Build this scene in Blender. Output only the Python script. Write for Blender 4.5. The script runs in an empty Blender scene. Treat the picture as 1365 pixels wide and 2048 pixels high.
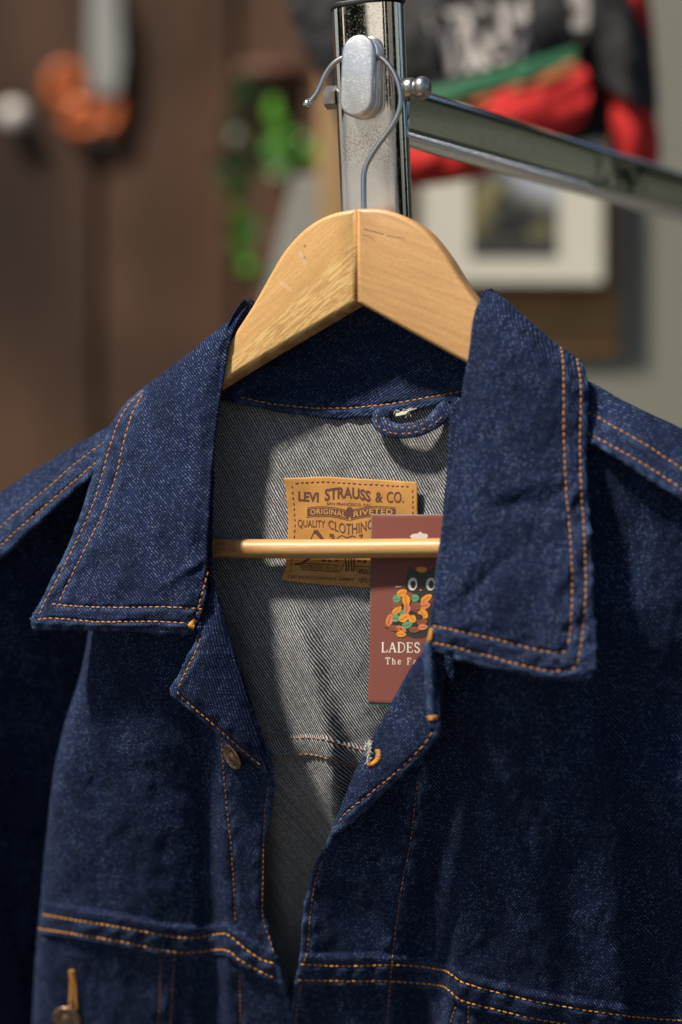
import bpy, bmesh, math, random
import numpy as np
from mathutils import Vector, noise, Matrix
from mathutils.bvhtree import BVHTree
random.seed(7); np.random.seed(7)
R = math.radians
sc = bpy.context.scene

# ------------------------------------------------------------------ camera, sky, sun
S = 0.00024            # metres per photograph pixel at the reference distance
D = 1.15               # camera to the hanger
PXC, PYC = 682.5, 1024.0
cam_d = bpy.data.cameras.new('camera'); cam = bpy.data.objects.new('camera', cam_d)
sc.collection.objects.link(cam); sc.camera = cam
cam.location = (0, -D, 0); cam.rotation_euler = (R(90), 0, 0)
cam_d.sensor_fit = 'VERTICAL'; cam_d.sensor_height = 36
cam_d.lens = 36 * D / (2048 * S)
cam_d.clip_start = 0.02; cam_d.clip_end = 200
cam_d.dof.use_dof = True; cam_d.dof.focus_distance = D + 0.022; cam_d.dof.aperture_fstop = 3.0

SUN_EL, SUN_AZ = 55.0, 52.0      # azimuth: degrees to the left, seen from the camera, of straight behind it
w = bpy.data.worlds.new('World'); sc.world = w; w.use_nodes = True
nt = w.node_tree; nt.nodes.clear()
sky = nt.nodes.new('ShaderNodeTexSky'); sky.sky_type = 'NISHITA'; sky.sun_disc = False
sky.sun_elevation = R(SUN_EL); sky.sun_rotation = R(180 + SUN_AZ)
bg = nt.nodes.new('ShaderNodeBackground'); bg.inputs['Strength'].default_value = 0.05
wo = nt.nodes.new('ShaderNodeOutputWorld')
nt.links.new(sky.outputs[0], bg.inputs[0]); nt.links.new(bg.outputs[0], wo.inputs[0])
sd = bpy.data.lights.new('sun', 'SUN'); sd.energy = 5.0; sd.angle = R(5.0); sd.color = (1.0, 0.90, 0.76)
sun = bpy.data.objects.new('sun', sd); sc.collection.objects.link(sun)
L = Vector((-math.sin(R(SUN_AZ)) * math.cos(R(SUN_EL)), -math.cos(R(SUN_AZ)) * math.cos(R(SUN_EL)), math.sin(R(SUN_EL))))
sun.rotation_euler = L.to_track_quat('Z', 'Y').to_euler(); sun.location = (-2, -2, 4)
sc.view_settings.view_transform = 'Standard'; sc.view_settings.look = 'None'
sc.view_settings.exposure = 0.62; sc.view_settings.gamma = 1.0; sc.view_settings.use_curve_mapping = False
sc.render.engine = 'CYCLES'
sc.cycles.use_denoising = True
sc.cycles.max_bounces = 6; sc.cycles.sample_clamp_indirect = 4

# ------------------------------------------------------------------ coordinates
YAW = 20.0; TY = math.tan(R(YAW)); CY = math.cos(R(YAW)); SY = math.sin(R(YAW))
def P(px, py, y):
    """point seen at photograph pixel px,py at depth y (0 = hanger)"""
    k = S * (D + y) / D
    return np.stack([(np.asarray(px) - PXC) * k, np.asarray(y) * np.ones_like(np.asarray(px, float)), (PYC - np.asarray(py)) * k], -1)
def Q(px, py, dl):
    """the same, dl = cm in front of the hanger's own (turned) plane"""
    px = np.asarray(px, float); py = np.asarray(py, float); dl = np.asarray(dl, float) * 0.01
    k = (px - PXC) * S
    d = (k * TY + dl / CY) / (1 + k * TY / D)
    return P(px, py, -d)
EX = np.array([CY, -SY, 0]); EN = np.array([-SY, -CY, 0]); EZ = np.array([0, 0, 1.])
O0 = np.zeros(3)
def J(x, d, z):        # hanger frame: metres along the hanger, in front of it, up
    return np.asarray(x)[..., None] * EX + np.asarray(d)[..., None] * EN + np.asarray(z)[..., None] * EZ

# ------------------------------------------------------------------ object helpers
COL = sc.collection
def world_loc(o):
    p = Vector((0, 0, 0))
    while o is not None: p += o.location; o = o.parent
    return p
def thing(name, label, cat, loc, group=None):
    o = bpy.data.objects.new(name, None); COL.objects.link(o); o.location = loc; o.empty_display_size = .02
    o['label'] = label; o['category'] = cat
    if group: o['group'] = group
    return o
def mesh(name, verts, faces, mats, parent=None, smooth=True, label=None, midx=None):
    me = bpy.data.meshes.new(name)
    off = np.array(world_loc(parent)) if parent is not None else np.zeros(3)
    V = np.asarray(verts, float) - off
    me.from_pydata(V.tolist(), [], [list(map(int, f)) for f in faces])
    o = bpy.data.objects.new(name, me); COL.objects.link(o)
    if parent is not None: o.parent = parent
    for m in (mats if isinstance(mats, (list, tuple)) else [mats]): me.materials.append(m)
    if midx is not None: me.polygons.foreach_set('material_index', list(map(int, midx)))
    me.polygons.foreach_set('use_smooth', [smooth] * len(me.polygons))
    me.update()
    if label: o['label'] = label
    return o
def tag(o, label=None, cat=None, kind=None, group=None):
    if label: o['label'] = label
    if cat: o['category'] = cat
    if kind: o['kind'] = kind
    if group: o['group'] = group
    return o
class MB:
    """collects shapes for ONE mesh"""
    def __init__(s): s.v = []; s.f = []; s.n = 0; s.m = []
    def add(s, V, F, m=0):
        V = np.asarray(V, float); s.v.append(V)
        for f in F: s.f.append([i + s.n for i in f]); s.m.append(m)
        s.n += len(V)
    def build(s, name, mats, parent=None, **k):
        return mesh(name, np.concatenate(s.v), s.f, mats, parent, midx=s.m, **k)
def tube(pts, rad, seg=12, caps=True):
    pts = np.asarray(pts, float); n = len(pts); rad = np.ones(n) * rad
    T = np.gradient(pts, axis=0); T /= np.linalg.norm(T, axis=1)[:, None] + 1e-12
    ref = np.array([0, 1., 0.]) if abs(T[0][1]) < .9 else np.array([1., 0, 0])
    V = []; a = np.arange(seg) / seg * 2 * math.pi
    u = np.cross(T[0], ref); u /= np.linalg.norm(u)
    for i in range(n):
        u = u - T[i] * np.dot(u, T[i]); u /= np.linalg.norm(u); b = np.cross(T[i], u)
        V.append(pts[i] + rad[i] * (np.cos(a)[:, None] * u + np.sin(a)[:, None] * b))
    V = np.concatenate(V); F = []
    for i in range(n - 1):
        for j in range(seg):
            k = (j + 1) % seg
            F.append([i * seg + j, i * seg + k, (i + 1) * seg + k, (i + 1) * seg + j])
    if caps: F.append(list(range(seg))[::-1]); F.append([(n - 1) * seg + j for j in range(seg)])
    return V, F
def lathe(prof, origin, axis, seg=40):
    """prof: list of (r, h) along axis"""
    axis = np.array(axis, float); axis /= np.linalg.norm(axis)
    ref = np.array([0, 0, 1.]) if abs(axis[2]) < .9 else np.array([1., 0, 0])
    u = np.cross(ref, axis); u /= np.linalg.norm(u); v = np.cross(axis, u)
    a = np.arange(seg) / seg * 2 * math.pi; V = []; F = []
    for r, h in prof: V.append(np.array(origin) + axis * h + r * (np.cos(a)[:, None] * u + np.sin(a)[:, None] * v))
    V = np.concatenate(V)
    for i in range(len(prof) - 1):
        for j in range(seg):
            k = (j + 1) % seg; F.append([i * seg + j, i * seg + k, (i + 1) * seg + k, (i + 1) * seg + j])
    F.append(list(range(seg))[::-1]); F.append([(len(prof) - 1) * seg + j for j in range(seg)])
    return V, F
def prism(poly, frame, d0, d1, bev=0.0, nb=4):
    """outline (2D, counter-clockwise) raised along the third axis of frame=(o,ex,ey,en) from d0 to d1 with rounded edges"""
    poly = np.asarray(poly, float); n = len(poly); o, ex, ey, en = frame
    prv = np.roll(poly, 1, 0); nxt = np.roll(poly, -1, 0)
    def nrm(a): t = a / (np.linalg.norm(a, axis=1)[:, None] + 1e-12); return np.stack([t[:, 1], -t[:, 0]], -1)
    n1 = nrm(poly - prv); n2 = nrm(nxt - poly); nn = n1 + n2
    nn /= np.maximum((nn * nn).sum(1)[:, None] / 2, 0.6)
    rings = []
    if bev > 0:
        for i in range(nb + 1):
            t = i / nb * math.pi / 2; rings.append((-bev * (1 - math.sin(t)), d0 + bev * (1 - math.cos(t))))
        for i in range(nb + 1):
            t = i / nb * math.pi / 2; rings.append((-bev * (1 - math.cos(t)), d1 - bev * (1 - math.sin(t))))
    else: rings = [(0, d0), (0, d1)]
    V = []
    for off, d in rings:
        q = poly + nn * off; V.append(o + q[:, :1] * ex + q[:, 1:] * ey + d * en)
    V = np.concatenate(V); F = []
    for i in range(len(rings) - 1):
        for j in range(n):
            k = (j + 1) % n; F.append([i * n + j, i * n + k, (i + 1) * n + k, (i + 1) * n + j])
    F.append(list(range(n))[::-1]); F.append([(len(rings) - 1) * n + j for j in range(n)])
    return V, F
def box(c, hx, hy, hz, ax=(1, 0, 0), ay=(0, 1, 0), az=(0, 0, 1), bev=0.0):
    poly = [(-hx, -hz), (hx, -hz), (hx, hz), (-hx, hz)]
    ax, ay, az = map(lambda q: np.array(q, float), (ax, ay, az))
    return prism(poly, (np.array(c, float), ax, az, -ay), -hy, hy, bev, 2)
def cr(pts, n, closed=False):
    """Catmull-Rom through pts, n samples"""
    p = np.asarray(pts, float); m = len(p)
    if m == 2: t = np.linspace(0, 1, n).reshape((-1,) + (1,) * (p.ndim - 1)); return p[0] * (1 - t) + p[1] * t
    e = np.concatenate([[2 * p[0] - p[1]], p, [2 * p[-1] - p[-2]]])
    t = np.linspace(0, m - 1, n); i = np.minimum(t.astype(int), m - 2); f = (t - i).reshape((-1,) + (1,) * (p.ndim - 1))
    a, b, c, d = e[i], e[i + 1], e[i + 2], e[i + 3]
    return .5 * (2 * b + (c - a) * f + (2 * a - 5 * b + 4 * c - d) * f ** 2 + (3 * b - a - 3 * c + d) * f ** 3)
def resample(p, step):
    p = np.asarray(p, float); s = np.concatenate([[0], np.cumsum(np.linalg.norm(np.diff(p, axis=0), axis=1))])
    n = max(2, int(round(s[-1] / step)) + 1); t = np.linspace(0, s[-1], n)
    return np.stack([np.interp(t, s, p[:, i]) for i in range(p.shape[1])], -1)
def smoothline(pts, step=3.0):
    return resample(cr(pts, 40 * len(pts)), step)
def polydist(A, poly):
    """distance of points A (N,2) to a polyline and the arc length of the nearest point"""
    best = np.full(len(A), 1e9); arc = np.zeros(len(A)); s = 0
    for a, b in zip(poly[:-1], poly[1:]):
        d = b - a; l2 = max((d * d).sum(), 1e-9); t = np.clip(((A - a) @ d) / l2, 0, 1)
        q = np.linalg.norm(A - (a + t[:, None] * d), axis=1); m = q < best
        best[m] = q[m]; arc[m] = s + t[m] * math.sqrt(l2); s += math.sqrt(l2)
    return best, arc
def fnoise(A, scale, seed=0., oct=3):
    return np.array([noise.fractal(Vector((a[0] / scale[0] + seed, a[1] / scale[1] - seed, seed * 1.7)), 1.0, 2.0, oct) for a in A])
def sstep(e0, e1, x):
    t = np.clip((x - e0) / (e1 - e0), 0, 1); return t * t * (3 - 2 * t)

class Sheet: pass
def sheet(name, rows, mat, parent, thick=0.0016, step=4.0, lines=(), disp=None, wearpolys=(), uvrot=0.0, groove=0.05, lin=False,
          wrink=0.05, seed=1.0, label=None, fine=True, back_mat=None, q=Q, hem=0.0):
    """cloth from a grid of (px, py, dl) rows; two sided, with rolled edges"""
    rows = np.asarray(rows, float)
    nr, nc = rows.shape[:2]
    lu = np.linalg.norm(np.diff(rows[:, :, :2], axis=1), axis=2).sum(1).max(); lv = np.linalg.norm(np.diff(rows[:, :, :2], axis=0), axis=2).sum(0).max()
    nu = max(8, int(lu / step)); nv = max(8, int(lv / step))
    if lin:
        g = np.stack([resample_n(r, nu) for r in rows]); g = np.stack([resample_n(g[:, i], nv) for i in range(nu)], 1)
    else:
        g = cr(rows, nv); g = cr(g.transpose(1, 0, 2), nu).transpose(1, 0, 2)
    A = g.reshape(-1, 3).copy()
    if fine:
        jx = fnoise(A[:, :2], (15, 15), seed + 3, 2); jy = fnoise(A[:, :2], (15, 15), seed + 13, 2); A[:, 0] += .5 * jx + 1.6 * fnoise(A[:, :2], (70, 70), seed + 23, 1); A[:, 1] += .5 * jy + 1.6 * fnoise(A[:, :2], (70, 70), seed + 33, 1)
    XY = A[:, :2]; dl = A[:, 2].copy()
    # cloth relief: broad unevenness, puckered seams, edge worn by use
    if wrink: dl += wrink * fnoise(XY, (95, 140), seed) + .32 * wrink * fnoise(XY, (26, 34), seed + 5)
    wear = np.zeros(len(A))
    for ln in lines:
        ln = np.asarray(ln, float)[::2]
        q_, arc = polydist(XY, ln)
        puck = .55 + .45 * np.sin(arc / 9.5 + 2.5 * np.sin(arc / 41 + seed)) 
        dl -= groove * np.exp(-(q_ / 4.5) ** 2) * (.7 + .5 * puck)
        dl += groove * 1.15 * np.exp(-((q_ - 11) / 9) ** 2) * (puck - .5)
        wear = np.maximum(wear, .33 * np.exp(-((q_ - 6) / 5) ** 2) * puck)
    for wp in wearpolys:
        q_, arc = polydist(XY, np.asarray(wp, float))
        wear = np.maximum(wear, np.exp(-(q_ / 6.0) ** 1.5) * (.6 + .4 * np.sin(arc / 7 + 3 * np.sin(arc / 23))))
        if hem: dl += hem * np.exp(-((q_ - 9) / 8) ** 2) + hem * .3 * fnoise(XY, (18, 18), seed + 9) * np.exp(-(q_ / 16) ** 2)
    if disp is not None: dl += disp(XY)
    F3 = q(A[:, 0], A[:, 1], dl).reshape(nv, nu, 3)
    du = np.gradient(F3, axis=1); dv = np.gradient(F3, axis=0)
    N = np.cross(dv, du); N /= np.linalg.norm(N, axis=2)[..., None] + 1e-12
    view = F3 - np.array([0, -D, 0]); flip = np.sign(-(N * view).sum(2).mean()); N *= (flip if flip else 1)
    B3 = F3 - N * thick
    # boundary loop
    idx = np.arange(nv * nu).reshape(nv, nu)
    loop = np.concatenate([idx[0, :], idx[1:, -1], idx[-1, -2::-1], idx[-2:0:-1, 0]])
    Ff = F3.reshape(-1, 3); Nf = N.reshape(-1, 3); Bf = B3.reshape(-1, 3)
    Lp = Ff[loop]; T = np.roll(Lp, -1, 0) - np.roll(Lp, 1, 0); T /= np.linalg.norm(T, axis=1)[:, None] + 1e-12
    O = np.cross(T, Nf[loop]); c = Lp.mean(0)
    if ((Lp - c) * O).sum() < 0: O = -O
    rings = []
    for a in (45, 90, 135): rings.append(Lp - Nf[loop] * thick * (.5 - .5 * math.cos(R(a))) + O * thick * .5 * math.sin(R(a)))
    n0 = nv * nu; nb = len(loop)
    V = np.concatenate([Ff, Bf] + rings)
    F = []; fl = flip > 0
    a = idx[:-1, :-1].ravel(); b = idx[:-1, 1:].ravel(); c_ = idx[1:, 1:].ravel(); d_ = idx[1:, :-1].ravel()
    F = [list(t) for t in zip(a, d_, c_, b)] + [list(t) for t in zip(a + n0, b + n0, c_ + n0, d_ + n0)]
    nf = len(F)
    chain = [loop] + [2 * n0 + i * nb + np.arange(nb) for i in range(3)] + [loop + n0]
    for r0, r1 in zip(chain[:-1], chain[1:]):
        for j in range(nb):
            k = (j + 1) % nb; F.append([int(r0[j]), int(r0[k]), int(r1[k]), int(r1[j])])
    mats = [mat] + ([back_mat] if back_mat else [])
    midx = [0] * (len(a)) + [1 if back_mat else 0] * len(a) + [0] * (len(F) - nf)
    o = mesh(name, V, F, mats, parent, label=label, midx=midx)
    me = o.data
    # flat cloth coordinates in millimetres
    xl = (V * EX).sum(1) * 1000; zl = V[:, 2] * 1000
    cu, su = math.cos(R(uvrot)), math.sin(R(uvrot))
    uv = np.stack([xl * cu - zl * su, xl * su + zl * cu], -1)
    lay = me.uv_layers.new(name='cloth'); vi = np.empty(len(me.loops), int); me.loops.foreach_get('vertex_index', vi)
    lay.data.foreach_set('uv', uv[vi].ravel())
    at = me.attributes.new('wear', 'FLOAT', 'POINT')
    wf = np.concatenate([wear, wear] + [wear[loop]] * 3); at.data.foreach_set('value', wf)
    s = Sheet(); s.o = o; s.F3 = F3; s.bvh = BVHTree.FromPolygons([Vector(p) for p in Ff], F[:len(a)])
    s.front = (Ff, F[:len(a)])
    return s
def resample_n(p, n):
    s = np.concatenate([[0], np.cumsum(np.linalg.norm(np.diff(p[:, :2], axis=0), axis=1))])
    s += np.arange(len(s)) * 1e-6
    t = np.linspace(0, s[-1], n); return np.stack([np.interp(t, s, p[:, i]) for i in range(p.shape[1])], -1)

CAMP = Vector((0, -D, 0))
def hit(bvh, px, py):
    d = (Vector(P(px, py, 0.0)) - CAMP).normalized()
    h, n, i, t = bvh.ray_cast(CAMP, d)
    if h is None: return None, None
    if n.dot(d) > 0: n = -n
    return np.array(h), np.array(n)
def stitch_mb(mb, bvh, line, length=2.55, gap=0.75, rad=0.40, start=0.0, lift=0.0):
    """thread stitches (mm) lying on a cloth along a line"""
    pts = []; nn = []
    for x, y in smoothline(line, 2.0):
        h, n = hit(bvh, x, y)
        if h is not None: pts.append(h); nn.append(n)
    if len(pts) < 3: return
    pts = np.array(pts); nn = np.array(nn); wv = random.uniform(0, 90)
    pts[:, 0] += [.00022 * noise.noise(Vector((k_ / 9., wv, 0))) for k_ in range(len(pts))]; pts[:, 2] += [.00022 * noise.noise(Vector((k_ / 9., wv, 7.))) for k_ in range(len(pts))]
    s = np.concatenate([[0], np.cumsum(np.linalg.norm(np.diff(pts, axis=0), axis=1))]) * 1000
    def at(t): return np.array([np.interp(t, s, pts[:, i]) for i in range(3)]), np.array([np.interp(t, s, nn[:, i]) for i in range(3)])
    t = start
    while t + length < s[-1]:
        l = length * random.uniform(.88, 1.1); r = rad * random.uniform(.88, 1.12); C = []; RR = []
        side = np.zeros(3)
        p0, n0 = at(t); p1, _ = at(t + l); d = p1 - p0; b = np.cross(d, n0); b /= np.linalg.norm(b) + 1e-9
        tw = random.uniform(-.12, .22)
        for k in range(7):
            f = k / 6; p, n = at(t + l * f); n = n / np.linalg.norm(n)
            hgt = (-.36 + (.58 + lift) * math.sin(math.pi * f) ** .55) * 1e-3
            C.append(p + n * hgt + b * tw * 1e-3 * (f - .5) * 2); RR.append(r * 1e-3 * (.62 + .38 * math.sin(math.pi * f) ** .5))
        V, F = tube(C, np.array(RR), 7); mb.add(V, F)
        t += l + gap * random.uniform(.7, 1.35)
def bartack(mb, bvh, c, ang, ln, wd, n=9):
    """dense zigzag block of thread; px units"""
    ca, sa = math.cos(R(ang)), math.sin(R(ang))
    for k in range(n):
        f = (k / (n - 1) - .5) * ln
        pts = []
        for j in range(5):
            g = (j / 4 - .5) * wd * random.uniform(.85, 1.1)
            x = c[0] + ca * (f + (j - 2) * .4) - sa * g; y = c[1] + sa * (f + (j - 2) * .4) + ca * g
            h, nr = hit(bvh, x, y)
            if h is None: continue
            pts.append(h + nr * (.0002 + .00045 * math.sin(math.pi * j / 4) + random.uniform(0, .0002)))
        if len(pts) == 5:
            V, F = tube(pts, .00036, 6); mb.add(V, F)
def decal(mb, bvh, V2, F, eps=0.00012, m=0):
    V = []
    for x, y in V2:
        h, n = hit(bvh, x, y)
        if h is None: return
        V.append(h + n * eps)
    mb.add(np.array(V), F, m)
def ribbon(pts, w):
    p = np.asarray(pts, float); T = np.gradient(p, axis=0); T /= np.linalg.norm(T, axis=1)[:, None] + 1e-9
    Nn = np.stack([-T[:, 1], T[:, 0]], -1); w = np.ones(len(p)) * w
    V = np.concatenate([p + Nn * w[:, None] / 2, p - Nn * w[:, None] / 2]); n = len(p)
    return V, [[i, i + 1, n + i + 1, n + i] for i in range(n - 1)]
def text2d(body, offset=0.0, space=1.0):
    """letters as a flat mesh: vertices (x, y) in em, faces"""
    cu = bpy.data.curves.new('lettering', 'FONT'); cu.body = body; cu.size = 1; cu.offset = offset; cu.resolution_u = 3; cu.space_character = space
    ob = bpy.data.objects.new('lettering', cu); COL.objects.link(ob)
    dg = bpy.context.evaluated_depsgraph_get(); me = bpy.data.meshes.new_from_object(ob.evaluated_get(dg))
    V = np.array([v.co[:2] for v in me.vertices]); F = [list(p.vertices) for p in me.polygons]
    bpy.data.objects.remove(ob); bpy.data.curves.remove(cu); bpy.data.meshes.remove(me)
    return V, F

# ------------------------------------------------------------------ materials
class E:
    """tiny expression layer over shader math nodes"""
    def __init__(s, nt, sock): s.nt = nt; s.s = sock
    def _m(s, op, *o, clamp=False):
        n = s.nt.nodes.new('ShaderNodeMath'); n.operation = op; n.use_clamp = clamp
        for i, x in enumerate((s,) + o):
            if isinstance(x, E): s.nt.links.new(x.s, n.inputs[i])
            else: n.inputs[i].default_value = x
        return E(s.nt, n.outputs[0])
    def __add__(s, o): return s._m('ADD', o)
    __radd__ = __add__
    def __mul__(s, o): return s._m('MULTIPLY', o)
    __rmul__ = __mul__
    def __sub__(s, o): return s._m('SUBTRACT', o)
    def __rsub__(s, o): return (s * -1.0) + o
    def sin(s): return s._m('SINE')
    def floor(s): return s._m('FLOOR')
    def max(s, o): return s._m('MAXIMUM', o)
    def min(s, o): return s._m('MINIMUM', o)
    def abs(s): return s._m('ABSOLUTE')
    def pow(s, o): return s._m('POWER', o)
    def clamp(s): return s._m('ADD', 0.0, clamp=True)
    def step(s, a, b):
        n = s.nt.nodes.new('ShaderNodeMapRange'); n.interpolation_type = 'SMOOTHSTEP'
        s.nt.links.new(s.s, n.inputs[0]); n.inputs[1].default_value = a; n.inputs[2].default_value = b
        return E(s.nt, n.outputs[0])
class M:
    def __init__(s, name, rough=.6, metal=0., col=(.5, .5, .5), spec=.5):
        s.m = bpy.data.materials.new(name); s.m.use_nodes = True; s.nt = s.m.node_tree
        s.b = s.nt.nodes['Principled BSDF']; s.b.inputs['Roughness'].default_value = rough; s.b.inputs['Metallic'].default_value = metal
        s.b.inputs['Base Color'].default_value = (*col, 1); s.b.inputs['Specular IOR Level'].default_value = spec
    def put(s, name, x):
        if isinstance(x, E): s.nt.links.new(x.s, s.b.inputs[name])
        else: s.b.inputs[name].default_value = x
    def uv(s, name=None):
        if name == 'obj': n = s.nt.nodes.new('ShaderNodeTexCoord'); o = n.outputs['Object']
        else:
            n = s.nt.nodes.new('ShaderNodeUVMap'); o = n.outputs[0]
            if name: n.uv_map = name
        x = s.nt.nodes.new('ShaderNodeSeparateXYZ'); s.nt.links.new(o, x.inputs[0])
        return E(s.nt, x.outputs[0]), E(s.nt, x.outputs[1]), E(s.nt, x.outputs[2])
    def vec(s, x, y, z=0.):
        n = s.nt.nodes.new('ShaderNodeCombineXYZ')
        for i, q in enumerate((x, y, z)):
            if isinstance(q, E): s.nt.links.new(q.s, n.inputs[i])
            else: n.inputs[i].default_value = q
        return E(s.nt, n.outputs[0])
    def noise(s, v, scale=1., detail=3., rough=.55):
        n = s.nt.nodes.new('ShaderNodeTexNoise'); s.nt.links.new(v.s, n.inputs['Vector'])
        n.inputs['Scale'].default_value = scale; n.inputs['Detail'].default_value = detail; n.inputs['Roughness'].default_value = rough
        return E(s.nt, n.outputs[0])
    def white(s, v):
        n = s.nt.nodes.new('ShaderNodeTexWhiteNoise'); n.noise_dimensions = '3D'; s.nt.links.new(v.s, n.inputs['Vector'])
        return E(s.nt, n.outputs['Value'])
    def attr(s, name):
        n = s.nt.nodes.new('ShaderNodeAttribute'); n.attribute_name = name; return E(s.nt, n.outputs['Fac'])
    def mix(s, f, a, b):
        n = s.nt.nodes.new('ShaderNodeMix'); n.data_type = 'RGBA'
        for i, q in ((0, f), (6, a), (7, b)):
            if isinstance(q, E): s.nt.links.new(q.s, n.inputs[i])
            elif i == 0: n.inputs[0].default_value = q
            else: n.inputs[i].default_value = (*q, 1)
        return E(s.nt, n.outputs[2])
    def bump(s, h, strength=.5, dist=.0005):
        n = s.nt.nodes.new('ShaderNodeBump'); n.inputs['Strength'].default_value = strength; n.inputs['Distance'].default_value = dist
        s.nt.links.new(h.s, n.inputs['Height']); s.nt.links.new(n.outputs[0], s.b.inputs['Normal'])
    def geo(s, out='Pointiness'):
        n = s.nt.nodes.new('ShaderNodeNewGeometry'); return E(s.nt, n.outputs[out])

def rot(x, y, a): ca, sa = math.cos(R(a)), math.sin(R(a)); return x * ca + y * sa, y * ca - x * sa
def denim(name, ang=33., mirror=1, pitch=1.3, bright=1.0):
    m = M(name, .85, spec=.10)
    x, y, _ = m.uv('cloth'); v = m.vec(x, y)
    wob = m.noise(v, .12, 2) * 1.1 + m.noise(v, .9, 2) * .30
    a, b = rot(x, y, ang * mirror)
    a = a * (1 / pitch) + wob; b = b * (1 / .75) + m.noise(v, .3, 1) * .6
    ln = (a * 2 * math.pi).sin() * .5 + .5
    bb = b + a.floor() * .37
    rnd = m.white(m.vec(a.floor(), bb.floor(), 3.0)); rnd2 = m.white(m.vec(a.floor(), bb.floor(), 9.0))
    bead = (bb * 2 * math.pi).sin() * .5 + .5
    mott = m.noise(m.vec(x * .05, y * .02), 1., 4, .6)
    mid = m.noise(v, .30, 4, .65)
    slub = m.noise(m.vec(x * 1.1, y * .025), 1., 3, .6)
    fade = mott.step(.30, .72) * .35 + mid.step(.3, .72) * .25 + slub.step(.38, .68) * .25 + .22
    f = (ln * .66 + .03 + rnd2 * .30) * fade * bright
    c = m.mix(f.clamp(), (.0010, .0016, .0070), (.022, .042, .128))
    speck = rnd.step(.50, 1.0).pow(1.6) * ln.step(.25, .8) * bead.step(.25, .75) * (mott.step(.30, .68) * .75 + .25)
    c = m.mix((speck * .58).clamp(), c, (.26, .33, .48))
    wr = m.attr('wear') * (m.noise(v, .8, 3, .7).step(.3, .62) * .75 + .25) * (ln * .6 + .4)
    c = m.mix((wr * .62).clamp(), c, (.10, .17, .34))
    m.put('Base Color', c)
    m.b.inputs['Sheen Weight'].default_value = .02; m.b.inputs['Sheen Roughness'].default_value = .45; m.b.inputs['Sheen Tint'].default_value = (.45, .6, 1, 1)
    m.bump(ln * .7 + bead * ln * .4 + m.noise(v, 1.6, 2) * .5, .7, .00045)
    return m.m
def denim_inside(name):
    m = M(name, .85, spec=.2)
    x, y, _ = m.uv('cloth'); v = m.vec(x, y)
    wob = m.noise(v, .10, 2) * 1.4 + m.noise(v, .7, 2) * .22
    a, b = rot(x, y, 32)
    a = a * (1 / 1.22) + wob; b = b * (1 / .62)
    ln = (a * 2 * math.pi).sin()
    bb = b + a.floor() * .43
    bead = (bb * 2 * math.pi).sin()
    rnd = m.white(m.vec(a.floor(), bb.floor(), 1.0))
    wh = ln.step(-.35, .45) * (bead.step(-.9, .1) * .55 + .45) * (rnd * .45 + .55)
    mott = m.noise(m.vec(x * .05, y * .05), 1., 4, .6)
    yarn = m.white(m.vec(a.floor(), 0.0, 5.0)) * .35 + .80
    c = m.mix((wh * yarn * (mott * .5 + .72)).clamp(), (.010, .012, .022), (.56, .57, .57))
    c = m.mix(rnd.step(.93, 1.) * .6, c, (.03, .035, .06))
    m.put('Base Color', c)
    m.bump(ln * .5 + bead * ln.step(-.3, .4) * .4, .5, .0004)
    return m.m
def wood(name, ang, dark=0., flame=0.):
    m = M(name, .38, spec=.5)
    x, y, _ = m.uv('grain'); u, v = rot(x, y, ang)
    g = m.noise(m.vec(u * .035, v * .55), 1., 5, .62)
    g2 = m.noise(m.vec(u * .012, v * .16), 1., 3, .5)
    rings = ((v * .55 + g2 * 9.0) * 2.2).sin() * .5 + .5
    fine = m.noise(m.vec(u * .16, v * 3.2), 1., 3, .6)
    c = m.mix((g.step(.28, .72) * .65 + rings * .10 + fine * .25).clamp(), (.43 - dark, .235 - dark * .7, .072), (.56 - dark, .335 - dark * .8, .125))
    pore = m.noise(m.vec(u * .50, v * 2.6), 1., 1, .5).step(.57, .70)
    c = m.mix(pore * .55, c, (.27, .13, .04))
    if flame:
        band = (v - 0.0)
        fl = m.noise(m.vec(u * .11, v * .8), 1., 3, .6).step(.44, .56)
        zone = (v * -1. - 196. + (g2 - .5) * 14.).step(-2., 5.)
        c = m.mix(zone * .45, c, (.40, .225, .075)); c = m.mix(fl * zone * .85, c, (.64, .43, .17))
    m.put('Base Color', c)
    m.put('Roughness', fine * .22 + .40)
    m.b.inputs['Coat Weight'].default_value = .10; m.b.inputs['Coat Roughness'].default_value = .22
    m.bump(fine * .5 + pore * -.7, .18, .0003)
    return m
def simple(name, col, rough=.6, metal=0., var=.15, scale=60., spec=.5, bump=0.):
    m = M(name, rough, metal, col, spec)
    x, y, z = m.uv('obj'); n = m.noise(m.vec(x, y, z), scale, 4, .6)
    c = m.mix(n, tuple(q * (1 - var) for q in col), tuple(min(1, q * (1 + var)) for q in col)); m.put('Base Color', c)
    if bump: m.bump(n, bump, .0005)
    return m.m
DEN = denim('indigo_denim')
DEN_R = denim('indigo_denim_warp', ang=33., bright=.95)
INS = denim_inside('denim_reverse')
THR = simple('orange_thread', (.36, .155, .035), .55, var=.35, scale=900, bump=.4)
THR2 = simple('bright_orange_thread', (.48, .21, .025), .5, var=.3, scale=900, bump=.4)
THRD = simple('brown_orange_thread', (.25, .105, .04), .6, var=.35, scale=900, bump=.4)
FRAY = simple('frayed_white_cotton', (.50, .50, .44), .9, var=.2, scale=700)
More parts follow.
